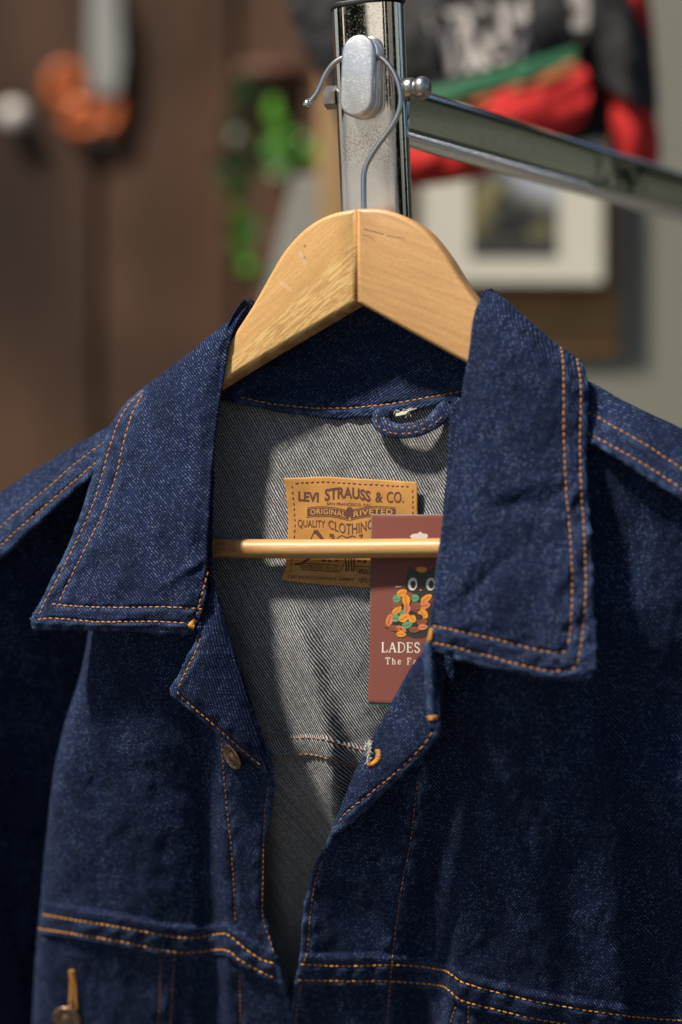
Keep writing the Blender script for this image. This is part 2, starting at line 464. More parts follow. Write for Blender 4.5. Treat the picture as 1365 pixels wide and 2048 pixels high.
# chrome with handling scratches and dust
def chrome(name, dust=0., rub=None, base=.05, dome=None):
    m = M(name, .07, 1., (.80, .79, .78))
    x, y, z = m.uv('obj')
    s = m.noise(m.vec(x, y, z), 260., 4, .75); s2 = m.noise(m.vec(x * 40, y * 40, z * 900), 1., 2)
    sp = m.noise(m.vec(x, y, z), 1500., 2, .5).step(.60, .72)
    m.put('Roughness', s.step(.45, .75) * .09 + base + sp * (.12 + dust))
    m.put('Base Color', m.mix(sp * (.25 + dust), (.80, .79, .78), (.38, .30, .20)))
    if dome:
        dz = z - dome; g = m.noise(m.vec(x, y, z), 1700., 3, .7)
        m.bump(dz * dz * -9000. + g * 1.3 * (dz * -1.).step(-.016, .012), .5, .0003)
        return m.m
    if rub:
        zone = z.step(rub[0] - .004, rub[0] + .020) * (z * -1. + rub[1]).step(-.012, .012) * (x - rub[2]).abs().step(rub[3] + .002, rub[3] - .001)
        g = m.noise(m.vec(x, y, z), 2200., 2, .6)
        k = (zone * 1.5 + g - .9).step(0., .35)
        src = m.b.inputs['Roughness'].links[0].from_socket; m.put('Roughness', E(m.nt, src) + k * .27)
        g3 = m.noise(m.vec(x, y, z), 1300., 2, .7).step(.50, .60); edge = (z * -1. + (rub[1] + .004)).step(-.006, .02) * z.step(rub[1] - .036, rub[1] - .012)
        src = m.b.inputs['Base Color'].links[0].from_socket; m.put('Base Color', m.mix((g3 * edge * zone * .8).clamp(), E(m.nt, src), (.36, .22, .09)))
    m.bump(s * .3 + s2 * .15 + sp * .3, .06, .0003)
    return m.m
CHR = chrome('chrome'); CHRP = chrome('rubbed_chrome', 0., (1.53, 1.615, .0005, .0125)); CHRR = chrome('rail_chrome', -.1, base=.015); CHRD = chrome('speckled_chrome', .25, base=.31, dome=1.632)
STEEL = simple('zinc_steel', (.50, .48, .44), .30, 1., .25, 500., bump=.2)
WIRE = simple('nickel_wire', (.62, .58, .52), .20, 1., .15, 500.)
RUB = simple('black_plastic', (.012, .012, .013), .5, var=.3, scale=300., bump=.3)

# ------------------------------------------------------------------ setting
def plane_box(name, x0, x1, z0, z1, y, th, mat):
    return mesh(name, *box(((x0 + x1) / 2, y + th / 2, (z0 + z1) / 2), (x1 - x0) / 2, th / 2, (z1 - z0) / 2), mat, smooth=False)
GZ = -1.42
mg = M('reflector_ground', .85, col=(.12, .115, .10)); x, y, z = mg.uv('obj'); n1 = mg.noise(mg.vec(x, y, z), 3., 5); n2 = mg.noise(mg.vec(x, y, z), 90., 3)
rd = (x * x + y * y).pow(.5) + n1 * 1.5
mg.put('Base Color', mg.mix(rd.step(6.6, 7.6) * (x * -1.).step(-.5, .8), mg.mix(n1 * .6 + n2 * .4, (.035, .034, .033), (.065, .063, .060)), mg.mix(n1 * .6 + n2 * .4, (.33, .315, .285), (.44, .415, .37))))  # unseen ground: pale zone added for the chrome to reflect, dark zone limits bounce
tag(mesh('ground', [(-40, -40, GZ), (40, -40, GZ), (40, 40, GZ), (-40, 40, GZ)], [[0, 1, 2, 3]], mg.m, smooth=False), kind='structure')
# unseen tree belt, added and gapped to shape what the chrome reflects
bm = bmesh.new(); bmesh.ops.create_grid(bm, x_segments=120, y_segments=40, size=1.0)
for v in bm.verts:
    a = v.co.x * R(158); h = (v.co.y * .5 + .5)
    rr = 16 + 1.6 * noise.fractal(Vector((a * 6, h * 3, 1.)), 1., 2., 4) - h * .6
    gap_ = sstep(.0, .25, noise.noise(Vector((a * 3.1, 2.2, 8.))) + .22)
    top = (3.4 + .9 * noise.fractal(Vector((a * 7, 0, 5.)), 1., 2., 4)) * (.12 + .88 * gap_) + 7.5 * sstep(1.6, 2.0, a)
    v.co = (math.sin(a) * rr, -math.cos(a) * rr - .3, GZ - .2 + h * top)
tm = bpy.data.meshes.new('unseen_trees'); bm.to_mesh(tm); bm.free(); to = bpy.data.objects.new('unseen_trees', tm); COL.objects.link(to)
tm.materials.append(simple('tree_leaves', (.009, .016, .007), .7, var=.6, scale=6.)); tag(to, kind='stuff')
# brown timber wall on the left, far out of focus
mw = M('weathered_brown_boards', .8, spec=.3); x, y, z = mw.uv('obj')
board = (x * (1 / .17)).floor(); rb = mw.white(mw.vec(board, 0., 2.))
gr = mw.noise(mw.vec(x * 24 + rb * 30, y * 9, z * 2.2), 1., 5, .6); big = mw.noise(mw.vec(x * 5, y, z * 2.6), 1., 3, .5)
warm = mw.noise(mw.vec(x * 6 + 7., y, z * 2.0), 1., 2, .5)
c = mw.mix((gr * .30 + big.step(.36, .64) * .7 + rb * .18).clamp(), (.011, .005, .003), (.092, .047, .028))
c = mw.mix(warm.step(.52, .7) * .55, c, (.080, .031, .013))
mw.put('Base Color', c); mw.bump(gr, .3, .004)
wall = MB(); YW = 1.6; xl = -2.6; k = 0
while xl < .02:
    wd = .168 + random.uniform(-.012, .012); dy = random.uniform(-.006, .006)
    wall.add(*box((xl + wd / 2, YW + .02 + dy, GZ + (-GZ / 2 + .5)), wd / 2 - .005, .02, -GZ / 2 + .5, bev=.004)); xl += wd
wall.add(*box((-1.29, YW + .052, GZ + (-GZ / 2 + .5)), 1.31, .008, -GZ / 2 + .49))
tag(wall.build('timber_wall', mw.m, smooth=False), 'blurred brown timber wall of upright boards behind the left shoulder', 'wall')
mgw = M('grey_painted_wall', .8); x, y, z = mgw.uv('obj'); n1 = mgw.noise(mgw.vec(x, y, z), 2.5, 4)
mgw.put('Base Color', mgw.mix(n1, (.150, .150, .125), (.185, .185, .155)))
YG = 1.0
tag(plane_box('plaster_wall', -.02, .35, GZ, 2.0, YG, .10, mgw.m), 'plain grey green painted wall behind the right shoulder', 'wall')

# tan timber post edge + cardboard-brown board with the framed picture
mb_ = M('brown_board', .75); x, y, z = mb_.uv('obj'); n1 = mb_.noise(mb_.vec(x * 14, y, z * 40), 1., 4); n2 = mb_.noise(mb_.vec(x, y, z), 9., 3)
mb_.put('Base Color', mb_.mix((n1 * .4 + n2.step(.3, .7) * .6).clamp(), (.20, .100, .032), (.42, .245, .095)))
def pbox(name, a, b, y, th, mat, parent=None, bev=.003, label=None):
    """box whose front face fills pixels a(top-left)..b(bottom-right) at depth y"""
    p0 = P(a[0], a[1], y); p1 = P(b[0], b[1], y)
    return mesh(name, *box(((p0[0] + p1[0]) / 2, y + th / 2, (p0[2] + p1[2]) / 2), abs(p1[0] - p0[0]) / 2, th / 2, abs(p1[2] - p0[2]) / 2, bev=bev), mat, parent, smooth=False, label=label)
tag(pbox('backing_board', (636, 60), (1240, 712), .992, .008, mb_.m), 'warm brown wooden board hung on the grey wall behind the framed picture', 'board')
fr = thing('framed_picture', 'small picture in a thin black frame with wide cream mat', 'picture', P(1030, 574, .97))
BLK = simple('black_frame_paint', (.010, .010, .010), .45); CREAM = simple('cream_mat_card', (.52, .51, .44), .8, var=.06, scale=20.)
f0, f1 = (822, 268), (1218, 577)
for a, b in (((818, 262), (1222, 275)), ((818, 563), (1222, 580)), ((818, 275), (831, 563)), ((1206, 275), (1222, 563))):
    pbox('frame', a, b, .968, .022, BLK, fr, .002)
pbox('mat', (830, 274), (1207, 564), .974, .014, CREAM, fr, 0)
mp = M('printed_photo', .35); x, y, z = mp.uv('obj'); n1 = mp.noise(mp.vec(x, y, z), 26., 3, .6); n2 = mp.noise(mp.vec(x + 3., y, z), 40., 3, .6)
zz = (z - (P(0, 430, .97)[2] - P(0, 574, .97)[2])) * 30.
cc = mp.mix((n1.step(.42, .62)), (.018, .020, .026), (.20, .185, .085)); cc = mp.mix((n2 * .9 + zz * .35 - .42 + x * 6.).step(.15, .6), cc, (.42, .46, .56))
cc = mp.mix((zz * -1. + n1 - .75).step(.1, .7), cc, (.03, .032, .036))
mp.put('Base Color', cc)
pbox('print', (940, 332), (1114, 510), .9725, .001, mp.m, fr, 0)
# grey upright beside the board and a tan batten
GREYP = simple('pale_grey_paint', (.20, .20, .185), .7, var=.2, scale=8.)
TAN = simple('tan_batten', (.30, .19, .085), .7, var=.25, scale=12.)
tag(pbox('timber_batten', (640, 190), (700, 900), .88, .04, TAN), 'narrow tan wooden batten behind the chrome post', 'batten')

# scissors held on the wall
sx = thing('scissors', 'blurred scissors with orange handles, blades up, held against the timber wall', 'scissors', P(190, 270, YW - .003))
BLADE = simple('grey_blade_steel', (.34, .34, .32), .42, .35, .1, 40.); ORG = simple('orange_handle_plastic', (.42, .085, .008), .5, var=.12, scale=30.)
def flat(pts, y0, y1, bev=.002):
    p = np.array([P(a[0], a[1], y0) for a in pts]); q = p[:, [0, 2]]
    ar = ((q[:, 0] * np.roll(q[:, 1], -1)) - (np.roll(q[:, 0], -1) * q[:, 1])).sum()
    if ar < 0: q = q[::-1]
    return prism(q, (np.zeros(3), np.array([1., 0, 0]), np.array([0, 0, 1.]), np.array([0, -1., 0])), -y1, -y0, bev, 2)
mesh('blade', *flat([(186, -70), (206, -90), (236, -20), (246, 110), (236, 190), (186, 190), (178, 110), (180, 0)], YW - .022, YW - .012), BLADE, sx, smooth=False)
mesh('blade', *flat([(190, 190), (226, 190), (220, 240), (214, 285), (194, 285), (186, 250)], YW - .011, YW - .003), BLADE, sx, smooth=False)
def ring(cx, cy, rx, ry, y, r, a0=0):
    t = np.linspace(0, 2 * math.pi, 33); return tube(P(cx + rx * np.cos(t), cy + ry * np.sin(t), y), r, 10, False)
h1 = MB(); h1.add(*ring(132, 172, 27, 34, YW - .010, .0085)); h1.add(*tube(P(np.array([150, 165, 190]), np.array([200, 225, 225]), YW - .010), .009, 10)); h1.build('handle', ORG, sx)
h2 = MB(); h2.add(*ring(168, 240, 30, 24, YW - .010, .0080)); h2.build('handle', ORG, sx)
h3 = MB(); h3.add(*ring(216, 222, 21, 34, YW - .010, .0085)); h3.build('handle', ORG, sx)
KN = simple('white_porcelain', (.60, .57, .54), .35, var=.05)
tag(mesh('round_knob', *lathe([(.004, -.02), (.012, -.018), (.012, .0), (.014, .004), (.0155, .009), (.014, .014), (.007, .017), (.001, .018)], P(30, 233, YW - .003), (0, -1, 0)), KN),
    'round white knob screwed to the timber wall, left of the scissors', 'knob')

tag(mesh('painted_plank', *flat([(588, 352), (642, 350), (640, 470), (590, 640), (520, 640), (556, 480)], .90, .93), GREYP, smooth=False), 'pale grey painted plank leaning beside the left arm of the hanger', 'plank')
# pot plant
pt = thing('pot_plant', 'blurred green leafy plant in a red brown pot beside the chrome post', 'plant', P(545, 330, 1.32))
POT = simple('terracotta', (.10, .040, .024), .8, var=.2, scale=20.)
mesh('pot', *lathe([(.001, 0), (.026, 0), (.036, .07), (.040, .072), (.040, .085), (.034, .085), (.030, .02), (.001, .02)], P(548, 300, 1.34), (0, 0, 1)), POT, pt)
lm = M('leaf_green', .45); x, y, z = lm.uv('obj'); n1 = lm.noise(lm.vec(x, y, z), 30., 2)
lm.put('Base Color', lm.mix(n1.step(.35, .65), (.022, .085, .008), (.075, .25, .016)))
lmd = simple('dark_leaf', (.012, .040, .008), .5, var=.3, scale=30.)
def leaf(mb, c, L_, W_, ang, tilt, m=0):
    n = 9; t = np.linspace(0, 1, n); wv = W_ * np.sin(math.pi * t ** .8) ** .9; V = []
    for s in (-1, 0, 1):
        X = t * L_; Yv = s * wv / 2; Zv = .18 * L_ * np.sin(t * 2.2) - abs(s) * .0 + (.12 * W_ if s else 0)
        V.append(np.stack([X, np.ones(n) * Yv, np.ones(n) * Zv], -1))
    V = np.concatenate(V); Mx = Matrix.Rotation(R(ang), 3, 'Y') @ Matrix.Rotation(R(tilt), 3, 'X')
    V = V @ np.array(Mx).T + np.array(c)
    F = []
    for s in range(2):
        for i in range(n - 1): F.append([s * n + i, s * n + i + 1, (s + 1) * n + i + 1, (s + 1) * n + i])
    mb.add(V, F, m)
    V2 = V.copy(); V2[:, 1] += .0008; mb.add(V2, [f[::-1] for f in F], m)
lf = MB()
for i in range(34):
    px, py = random.choice([(random.gauss(520, 22), random.gauss(268, 18)), (random.gauss(590, 26), random.gauss(318, 18)), (random.gauss(500, 15), random.gauss(490, 34)), (random.gauss(555, 20), random.gauss(295, 14))])
    leaf(lf, P(px, py, random.uniform(1.22, 1.34)), random.uniform(.020, .036), random.uniform(.013, .022), random.uniform(0, 360), random.uniform(40, 130), 0)
for i in range(22):
    px, py = random.choice([(random.gauss(505, 25), random.gauss(160, 22)), (random.gauss(470, 15), random.gauss(260, 30)), (random.gauss(500, 20), random.gauss(330, 14))])
    leaf(lf, P(px, py, random.uniform(1.3, 1.4)), random.uniform(.02, .034), random.uniform(.012, .02), random.uniform(0, 360), random.uniform(40, 130), 1)
lf.build('foliage', [lm.m, lmd], pt)
st = MB()
for q in ([(548, 240), (530, 210), (505, 160)], [(545, 240), (560, 280), (590, 318)], [(540, 240), (505, 330), (500, 490)]):
    st.add(*tube(cr(np.array([P(a, b, 1.32) for a, b in q]), 14), .002, 6))
st.build('stem', lmd, pt)

# jersey on the wall, right, black / white lettering / green and red bands
jr = thing('jersey', 'blurred black and red jersey with white lettering and a green band', 'jersey', P(1000, 350, .62))
JB = simple('black_jersey_cloth', (.010, .010, .012), .85, var=.3, scale=25.); JR = simple('red_jersey_cloth', (.42, .008, .008), .85, var=.15, scale=15.)
JG = simple('green_jersey_cloth', (.012, .105, .045), .8); JO = simple('orange_piping', (.38, .11, .04), .8); JW = simple('white_print', (.36, .335, .32), .7, var=.15, scale=30.)
def jq(px, py, dl): return P(px, py, .62 - np.asarray(dl) * .01)
def jsheet(name, rows, mat, seed, wr=.8): return sheet(name, rows, mat, jr, thick=.003, step=10, wrink=wr, seed=seed, q=jq)
jb = jsheet('body_panel', [[(560, -140, 0), (760, -140, 1), (980, -150, 1.5), (1220, -160, 0)], [(575, 0, 1), (780, -10, 3), (1000, -20, 3.5), (1200, -40, 1)],
     [(600, 80, 1), (790, 100, 4), (1010, 80, 4.5), (1185, 50, 2)], [(640, 150, 1), (800, 200, 4), (980, 155, 5), (1150, 100, 2.5)]], JB, 2.)
jsheet('lining', [[(600, -120, -3), (900, -120, -2.5), (1230, -120, -3)], [(640, 120, -3), (900, 120, -2.), (1270, 100, -2.5)], [(700, 290, -3), (900, 330, -2.5), (1262, 262, -3)]], JB, 9., .4)
jsheet('green_band', [[(650, 145, 1.2), (800, 185, 4.3), (980, 148, 5.3), (1150, 96, 2.8)], [(660, 160, 1.2), (810, 212, 4.5), (990, 172, 5.5), (1155, 120, 3)]], JG, 3., .3)
jsheet('piping', [[(665, 158, 1.0), (815, 210, 4.2), (990, 170, 5.2), (1156, 118, 2.8)], [(690, 200, 1), (870, 222, 4.4), (1000, 190, 5.4), (1160, 140, 3)]], JO, 4., .3)
jsheet('red_band', [[(700, 190, .8), (880, 200, 4.0), (1000, 184, 5.0), (1165, 132, 2.6)], [(720, 260, 1), (860, 290, 4.8), (1010, 250, 5.6), (1180, 170, 3)], [(740, 330, 0), (850, 345, 4.5), (1000, 318, 4.6), (1165, 245, 3)], [(790, 372, -1), (870, 370, 2), (980, 345, 1.5), (1130, 270, 0)]], JR, 5.)
jsheet('sleeve', [[(1130, -170, 0), (1190, -160, 2.5), (1260, -120, 0)], [(1160, -20, 1), (1225, -20, 4), (1290, 10, 1)], [(1180, 90, 1), (1250, 90, 4.5), (1310, 130, 1)], [(1190, 150, 1), (1260, 200, 4), (1318, 222, 1)]], JB, 6.)
jsheet('shoulder_panel', [[(1190, -120, -1), (1250, -120, 1), (1290, -100, -1)], [(1200, -20, -.5), (1270, 0, 2.4), (1305, 40, -.5)], [(1260, 60, -1), (1300, 90, .5), (1315, 160, -1)]], JR, 7.)
jsheet('cuff', [[(1215, 170, 0), (1262, 200, 2.8), (1312, 215, 0)], [(1222, 250, 0), (1272, 270, 3), (1322, 285, 0)], [(1228, 320, 0), (1275, 336, 2.2), (1318, 330, 0)]], JR, 8.)
lt = MB()
for i, ch in enumerate('TRUMM'):
    V2, F2 = text2d(ch, .075)
    V2 = V2 - V2.min(0); V2 = V2 / V2.max(0)
    X = 854 + i * 50 + V2[:, 0] * 50 + (1 - V2[:, 1]) * 28; Yp = 152 - V2[:, 1] * 128 - (X - 885) * .17
    decal(lt, jb.bvh, np.stack([X, Yp], -1), F2, .0012)
for a, b, c_, d in ((1130, -40, 1180, 60),):
    decal(lt, jb.bvh, [(a, b), (c_, b), (c_ - 4, d), (a + 14, d)], [[0, 1, 2, 3]], .0012)
if lt.n: lt.build('lettering', JW, jr, smooth=False)

# ------------------------------------------------------------------ clothes rack
rk = thing('clothes_rack', 'chrome clothes rack with upright post, peg and a rail receding behind', 'clothes rack', (0.013, .075, GZ))
# post: flat-oval tube turned with the hanger
PDL = -3.45
pc = Q(742, 150, PDL); PXM = 742
pc_xy = np.array([pc[0], pc[1], 0.])
def stadium(hx, hy, n=12):
    r = hy; t = np.linspace(-90, 90, n); a = [(hx - r + r * math.cos(R(q)), r * math.sin(R(q))) for q in t]
    return a + [(-x_, -y_) for x_, y_ in a]
PW, PD = .0182, .0085
st_ = np.array(stadium(PW, PD, 14))
LEAN = math.tan(R(7.8)); zref = P(742, 150, pc[1])[2]
def lift(poly, z): return (z - zref) * LEAN * EN + np.stack([pc_xy[0] + poly[:, 0] * EX[0] + poly[:, 1] * EN[0], pc_xy[1] + poly[:, 0] * EX[1] + poly[:, 1] * EN[1], np.ones(len(poly)) * z], -1)
ztop = P(742, 17, pc[1])[2]
zs = [GZ + .03, GZ + .6, -.3, .05, .15, .19, .21, ztop]
V = np.concatenate([lift(st_, z_) for z_ in zs]); n = len(st_); F = []
for i in range(len(zs) - 1):
    for j in range(n): k = (j + 1) % n; F.append([i * n + j, i * n + k, (i + 1) * n + k, (i + 1) * n + j])
post = mesh('post', V, F, CHRP, rk)
cap = prism(np.array(stadium(PW + .0008, PD + .0008, 14)), (np.array([pc_xy[0], pc_xy[1], 0]) + (ztop - zref) * LEAN * EN, EX, EN, EZ), ztop - .0002, ztop + .0026, .0008, 3)
Vc = cap[0]; Vc[:, 2] += ((Vc - pc_xy) @ EX) * .07 + .0002 * np.sin(Vc[:, 0] * 4000)
mesh('end_cap', Vc, cap[1], RUB, rk)
ft = MB(); pb_ = pc_xy + (GZ - zref) * LEAN * EN
ft.add(*box((pb_[0], pb_[1], GZ + .017), .02, .30, .017, ax=EX, ay=EN, bev=.006)); ft.build('foot', CHR, rk)
# rail running away behind
c0 = np.array(P(838, 228, pc[1] + .002)); c1 = np.array(P(1365, 385, .327)); dirr = c1 - c0; dirr[2] = 0; dirr /= np.linalg.norm(dirr)
nr_ = np.array([dirr[1], -dirr[0], 0.])
zc = c0[2]
start = np.array([pc_xy[0], pc_xy[1], zc]) + EX * .0120 + EN * ((zc - zref) * LEAN - .001); start[2] = zc
rl = .9
rail_prof = np.array(stadium(.0152, .0075, 12))
V = []
for t in np.linspace(0, rl, 4): V.append(start + dirr * t + rail_prof[:, :1] * EZ + rail_prof[:, 1:] * nr_)
V = np.concatenate(V); n = len(rail_prof); F = []
for i in range(3):
    for j in range(n): k = (j + 1) % n; F.append([i * n + j, i * n + k, (i + 1) * n + k, (i + 1) * n + j])
F += [list(range(n)), [3 * n + j for j in range(n)]]
mesh('rail', V, F, CHRR, rk)
# far post holding the rail's other end (out of frame)
e = start + dirr * rl
mesh('post', *box((e[0], e[1], (zc + .05 + GZ) / 2), .009, .009, (zc + .05 - GZ) / 2, bev=.003), CHR, rk)
# peg with its flat oval head
def onface(px, py, dd):      # point dd cm in front of the post's front face
    f = Q(px, py, PDL + PD * 100 + dd); return np.array(f)
pf = PDL + PD * 100         # dl of post front face
hd = -1.35                    # dl of the peg head's front face
pk = (P(716, 151, 0.))
hp = Q(714, 151, hd); hx = 34 * S * .985; hz = 83 * S
EN2 = EN * math.cos(R(-1.0)) + EZ * math.sin(R(-1.0))
EZ2 = EZ * math.cos(R(-1.0)) - EN * math.sin(R(-1.0))
stv = np.array([(a_[1], a_[0]) for a_ in stadium(hz, hx / CY, 16)])[::-1]
slant = 0.045
stv = np.stack([stv[:, 0] + stv[:, 1] * slant, stv[:, 1]], -1)
V, F = prism(stv, (np.array(hp), EX, EZ2, EN2), -.0042, 0, .0016, 4)
mesh('peg_head', V, F, CHRD, rk)
lng = (hd - pf) * .01
V, F = prism(stv * np.array([.72, .86]), (np.array(hp), EX, EZ2, EN2), -lng - .0002, -.0040, .0003, 2)
V2, F2 = prism(stv * np.array([1.0, 1.0]), (np.array(hp), EX, EZ2, EN2), -lng - .0002, -lng + .0045, .0014, 3)
pg = MB(); pg.add(*prism(stv * np.array([.5, .28]) + np.array([0, .004]), (np.array(hp), EX, EZ2, EN2), -lng, -.0040, .0006, 2)); pg.add(V2, F2); pg.build('peg', CHRD, rk)
# bolts through the post
hb = np.array(Q(668, 195, PDL)); V, F = prism([(.0058 * math.cos(R(60 * i + 20)), .0058 * math.sin(R(60 * i + 20))) for i in range(6)], (hb, EN, EZ, -EX), -.002, .0042, .0007, 2)
mesh('bolt_head', V, F, STEEL, rk, smooth=False)
nb_ = np.array(Q(812, 178, PDL))
mesh('cap_nut', *lathe([(.0052, -.002), (.0054, .0035), (.0050, .0042), (.0040, .0048), (.0050, .0060), (.0058, .0078), (.0056, .0098), (.0044, .0117), (.0024, .0127), (.0002, .013)], nb_, EX, 32), STEEL, rk)

# ------------------------------------------------------------------ coat hanger
hg = thing('coat_hanger', 'beech wood coat hanger with a wire hook hung over the rack peg inside the jacket', 'coat hanger', Q(713, 606, -.9))
WL = wood('beech_left', 37, flame=1.); WR = wood('beech_right', -27, dark=.04); WB = wood('beech_bar', 0, dark=.02)
x, y, _ = WB.uv('grain'); nz_ = WB.noise(WB.vec(x * .10, y * .22), 1., 3, .6); st_m = (x - 97.).step(0., 5.) * (x * -1. + 132.).step(0., 22.)
src_ = WB.b.inputs['Base Color'].links[0].from_socket
gl_ = WB.noise(WB.vec(x * .05, y * .9), 1., 4, .65).step(.40, .62)
WB.put('Base Color', WB.mix((nz_.step(.38, .6) * st_m * .8).clamp(), WB.mix(gl_ * .35, E(WB.nt, src_), (.36, .17, .055)), (.24, .085, .025)))
# scuffs on the right arm, a small knot on the left one
def mask_line(m, x, y, a, b, w, soft=.5):
    a = (a[0] * .24, -a[1] * .24); b = (b[0] * .24, -b[1] * .24); l = math.hypot(b[0] - a[0], b[1] - a[1]); ux, uy = (b[0] - a[0]) / l, (b[1] - a[1]) / l
    u = (x - a[0]) * ux + (y - a[1]) * uy; v = ((y - a[1]) * ux - (x - a[0]) * uy).abs()
    return u.step(-.3, .8) * (u * -1. + l).step(-.3, .8) * (v * -1. + w).step(0., soft)
def overlay(wm, masks, col, f):
    x, y, _ = wm.uv('grain'); tot = None
    for a, b, w_ in masks:
        k_ = mask_line(wm, x, y, a, b, w_); tot = k_ if tot is None else tot.max(k_)
    nz = wm.noise(wm.vec(x, y), 1.8, 3, .7).step(.38, .58)
    src = wm.b.inputs['Base Color'].links[0].from_socket
    wm.put('Base Color', wm.mix((tot * nz * f).clamp(), E(wm.nt, src), col))
overlay(WR, [((727, 464), (768, 482), .7), ((722, 474), (748, 487), .5), ((772, 485), (812, 496), .55), ((735, 478), (752, 494), .4), ((800, 497), (818, 510), .35)], (.045, .035, .03), .85)
overlay(WL, [((605, 502), (611, 507), 1.0), ((608, 478), (612, 484), .8)], (.09, .035, .01), 1.)
overlay(WL, [((558, 545), (583, 566), .9), ((540, 690), (528, 712), 1.6), ((600, 490), (612, 520), .8)], (.50, .46, .38), .55)
def hang_arm(name, pxs, mat, ang):
    fl_ = [np.array(Q(a, b, 0.)) for a, b in pxs]
    q = np.array([[p @ EX, p[2]] for p in fl_])
    ar = ((q[:, 0] * np.roll(q[:, 1], -1)) - (np.roll(q[:, 0], -1) * q[:, 1])).sum()
    if ar < 0: q = q[::-1]
    V, F = prism(q, (np.zeros(3), EX, EZ, EN), -.0165, 0, .0022, 4)
    o = mesh(name, V, F, mat, hg)
    uvl = o.data.uv_layers.new(name='grain'); vi = np.empty(len(o.data.loops), int); o.data.loops.foreach_get('vertex_index', vi)
    k = (V[:, 1] * 0 + 1)
    # flat wood coordinates (mm)
    ux = (V @ EX) / CY * 1000 * 0 + V[:, 0] * 1000 + PXC * .24; uy = V[:, 2] * 1000 - PYC * .24 + V[:, 1] * 300
    uvl.data.foreach_set('uv', np.stack([ux, uy], -1)[vi].ravel()); return o
topL = smoothline([(712.3, 417), (660, 428), (612, 455), (570, 499), (540, 548), (505, 610), (470, 664), (430, 722), (380, 772), (335, 812)], 7)
botL = smoothline([(330, 836), (400, 793), (500, 730), (600, 670), (712.3, 604)], 9)
hang_arm('arm', np.concatenate([topL, botL]), WL.m, 0)
topR = smoothline([(712.7, 417), (755, 417), (798, 428), (848, 459), (890, 510), (922, 562), (958, 612), (1000, 666), (1050, 722)], 7)
botR = smoothline([(1052, 788), (1020, 773), (935, 727), (820, 664), (712.7, 604)], 9)
hang_arm('arm', np.concatenate([topR, botR]), WR.m, 0)
# trouser bar
bp = np.array([Q(a, b, -.9) for a, b in ((280, 1095), (340, 1096), (420, 1097), (520, 1097.5), (640, 1098), (760, 1097), (880, 1096), (960, 1095), (1060, 1093))])
bpts = cr(bp, 60); br = np.ones(60) * .0047; V, F = tube(bpts, br, 24)
bar = mesh('bar', V, F, WB.m, hg); uvl = bar.data.uv_layers.new(name='grain'); vi = np.empty(len(bar.data.loops), int); bar.data.loops.foreach_get('vertex_index', vi)
angv = np.tile(np.arange(24) / 24 * 2 * math.pi * 4.7, 60); uvl.data.foreach_set('uv', np.stack([V[:, 0] * 1000 + PXC * .24, angv], -1)[vi].ravel())
# wire hook
hk = [(729, 470, -.9), (728.5, 430, -.9), (728, 385, -.9), (729, 345, -.9), (738, 320, -.9), (757, 290, -.9), (778, 262, -.9), (795, 232, -.9), (802, 203, -.9), (799, 172, -.9), (787, 143, -.9),
      (768, 120, -.9), (745, 110, -.9), (715, 108, -.9), (690, 114, -.9), (668, 127, -.9), (652, 148, -.9), (641, 172, -.9), (632, 190, -.9), (617, 207, -.9)]
hk = [(a_, b_, -.9 if b_ > 400 else -.9 - 1.08 * min(1, (400 - b_) / 285)) for a_, b_, c_ in hk]
V, F = tube(cr(np.array([Q(*q) for q in hk]), 150), np.full(150, .00136), 14)
hook = mesh('hook', V, F, WIRE, hg)
tip = np.array(Q(615, 209, -1.62)); tdir = np.array(Q(613, 214, -1.60)) - tip
mesh('hook_tip', *lathe([(.0004, -.003), (.0014, -.0026), (.0021, -.001), (.0023, .0004), (.0019, .0014), (.0012, .0016), (.0010, .001)], tip, tdir, 20), WIRE, hook)

# ------------------------------------------------------------------ denim jacket
jk = thing('denim_jacket', 'dark indigo denim jacket with orange stitching and open collar on a wooden hanger', 'jacket', Q(690, 2240, -5.))
def stitches(name, sh, lines, mat=THR, parent=None, **k):
    mb = MB()
    for ln in lines: stitch_mb(mb, sh.bvh, ln, start=random.uniform(0, 1), **k)
    return mb.build(name, mat, parent or sh.o) if mb.n else None

# --- back panel, seen from the inside
def backdisp(XY):
    x, y = XY[:, 0], XY[:, 1]
    fx = np.interp(y, [800, 1180, 1430, 1520, 1700, 2200], [560, 590, 655, 672, 690, 640])
    d = .55 * np.exp(-((x - fx + 10) / 26) ** 2) * sstep(1150, 1330, y)
    d += -.35 * np.exp(-((x - fx - 40) / 40) ** 2) * sstep(1150, 1400, y)
    d += .30 * np.exp(-((x - np.interp(y, [1150, 1700], [470, 560])) / 30) ** 2) * sstep(1180, 1300, y)
    ys = np.interp(x, [400, 520, 580, 640, 690, 730, 900], [1520, 1490, 1478, 1478, 1492, 1504, 1530])
    d += .22 * np.sin((x - .32 * y) / 24 + 1.3 * np.sin(y / 120)) * sstep(1450, 1620, y)
    d += .16 * sstep(-3, 3, y - ys + 6) * (1 - sstep(38, 46, y - ys + 6))
    return d
bA = [(500, 1490), (540, 1481), (580, 1476), (640, 1477), (690, 1491), (745, 1504)]
bB = [(500, 1525), (530, 1518), (600, 1509), (640, 1512), (680, 1527), (740, 1538)]
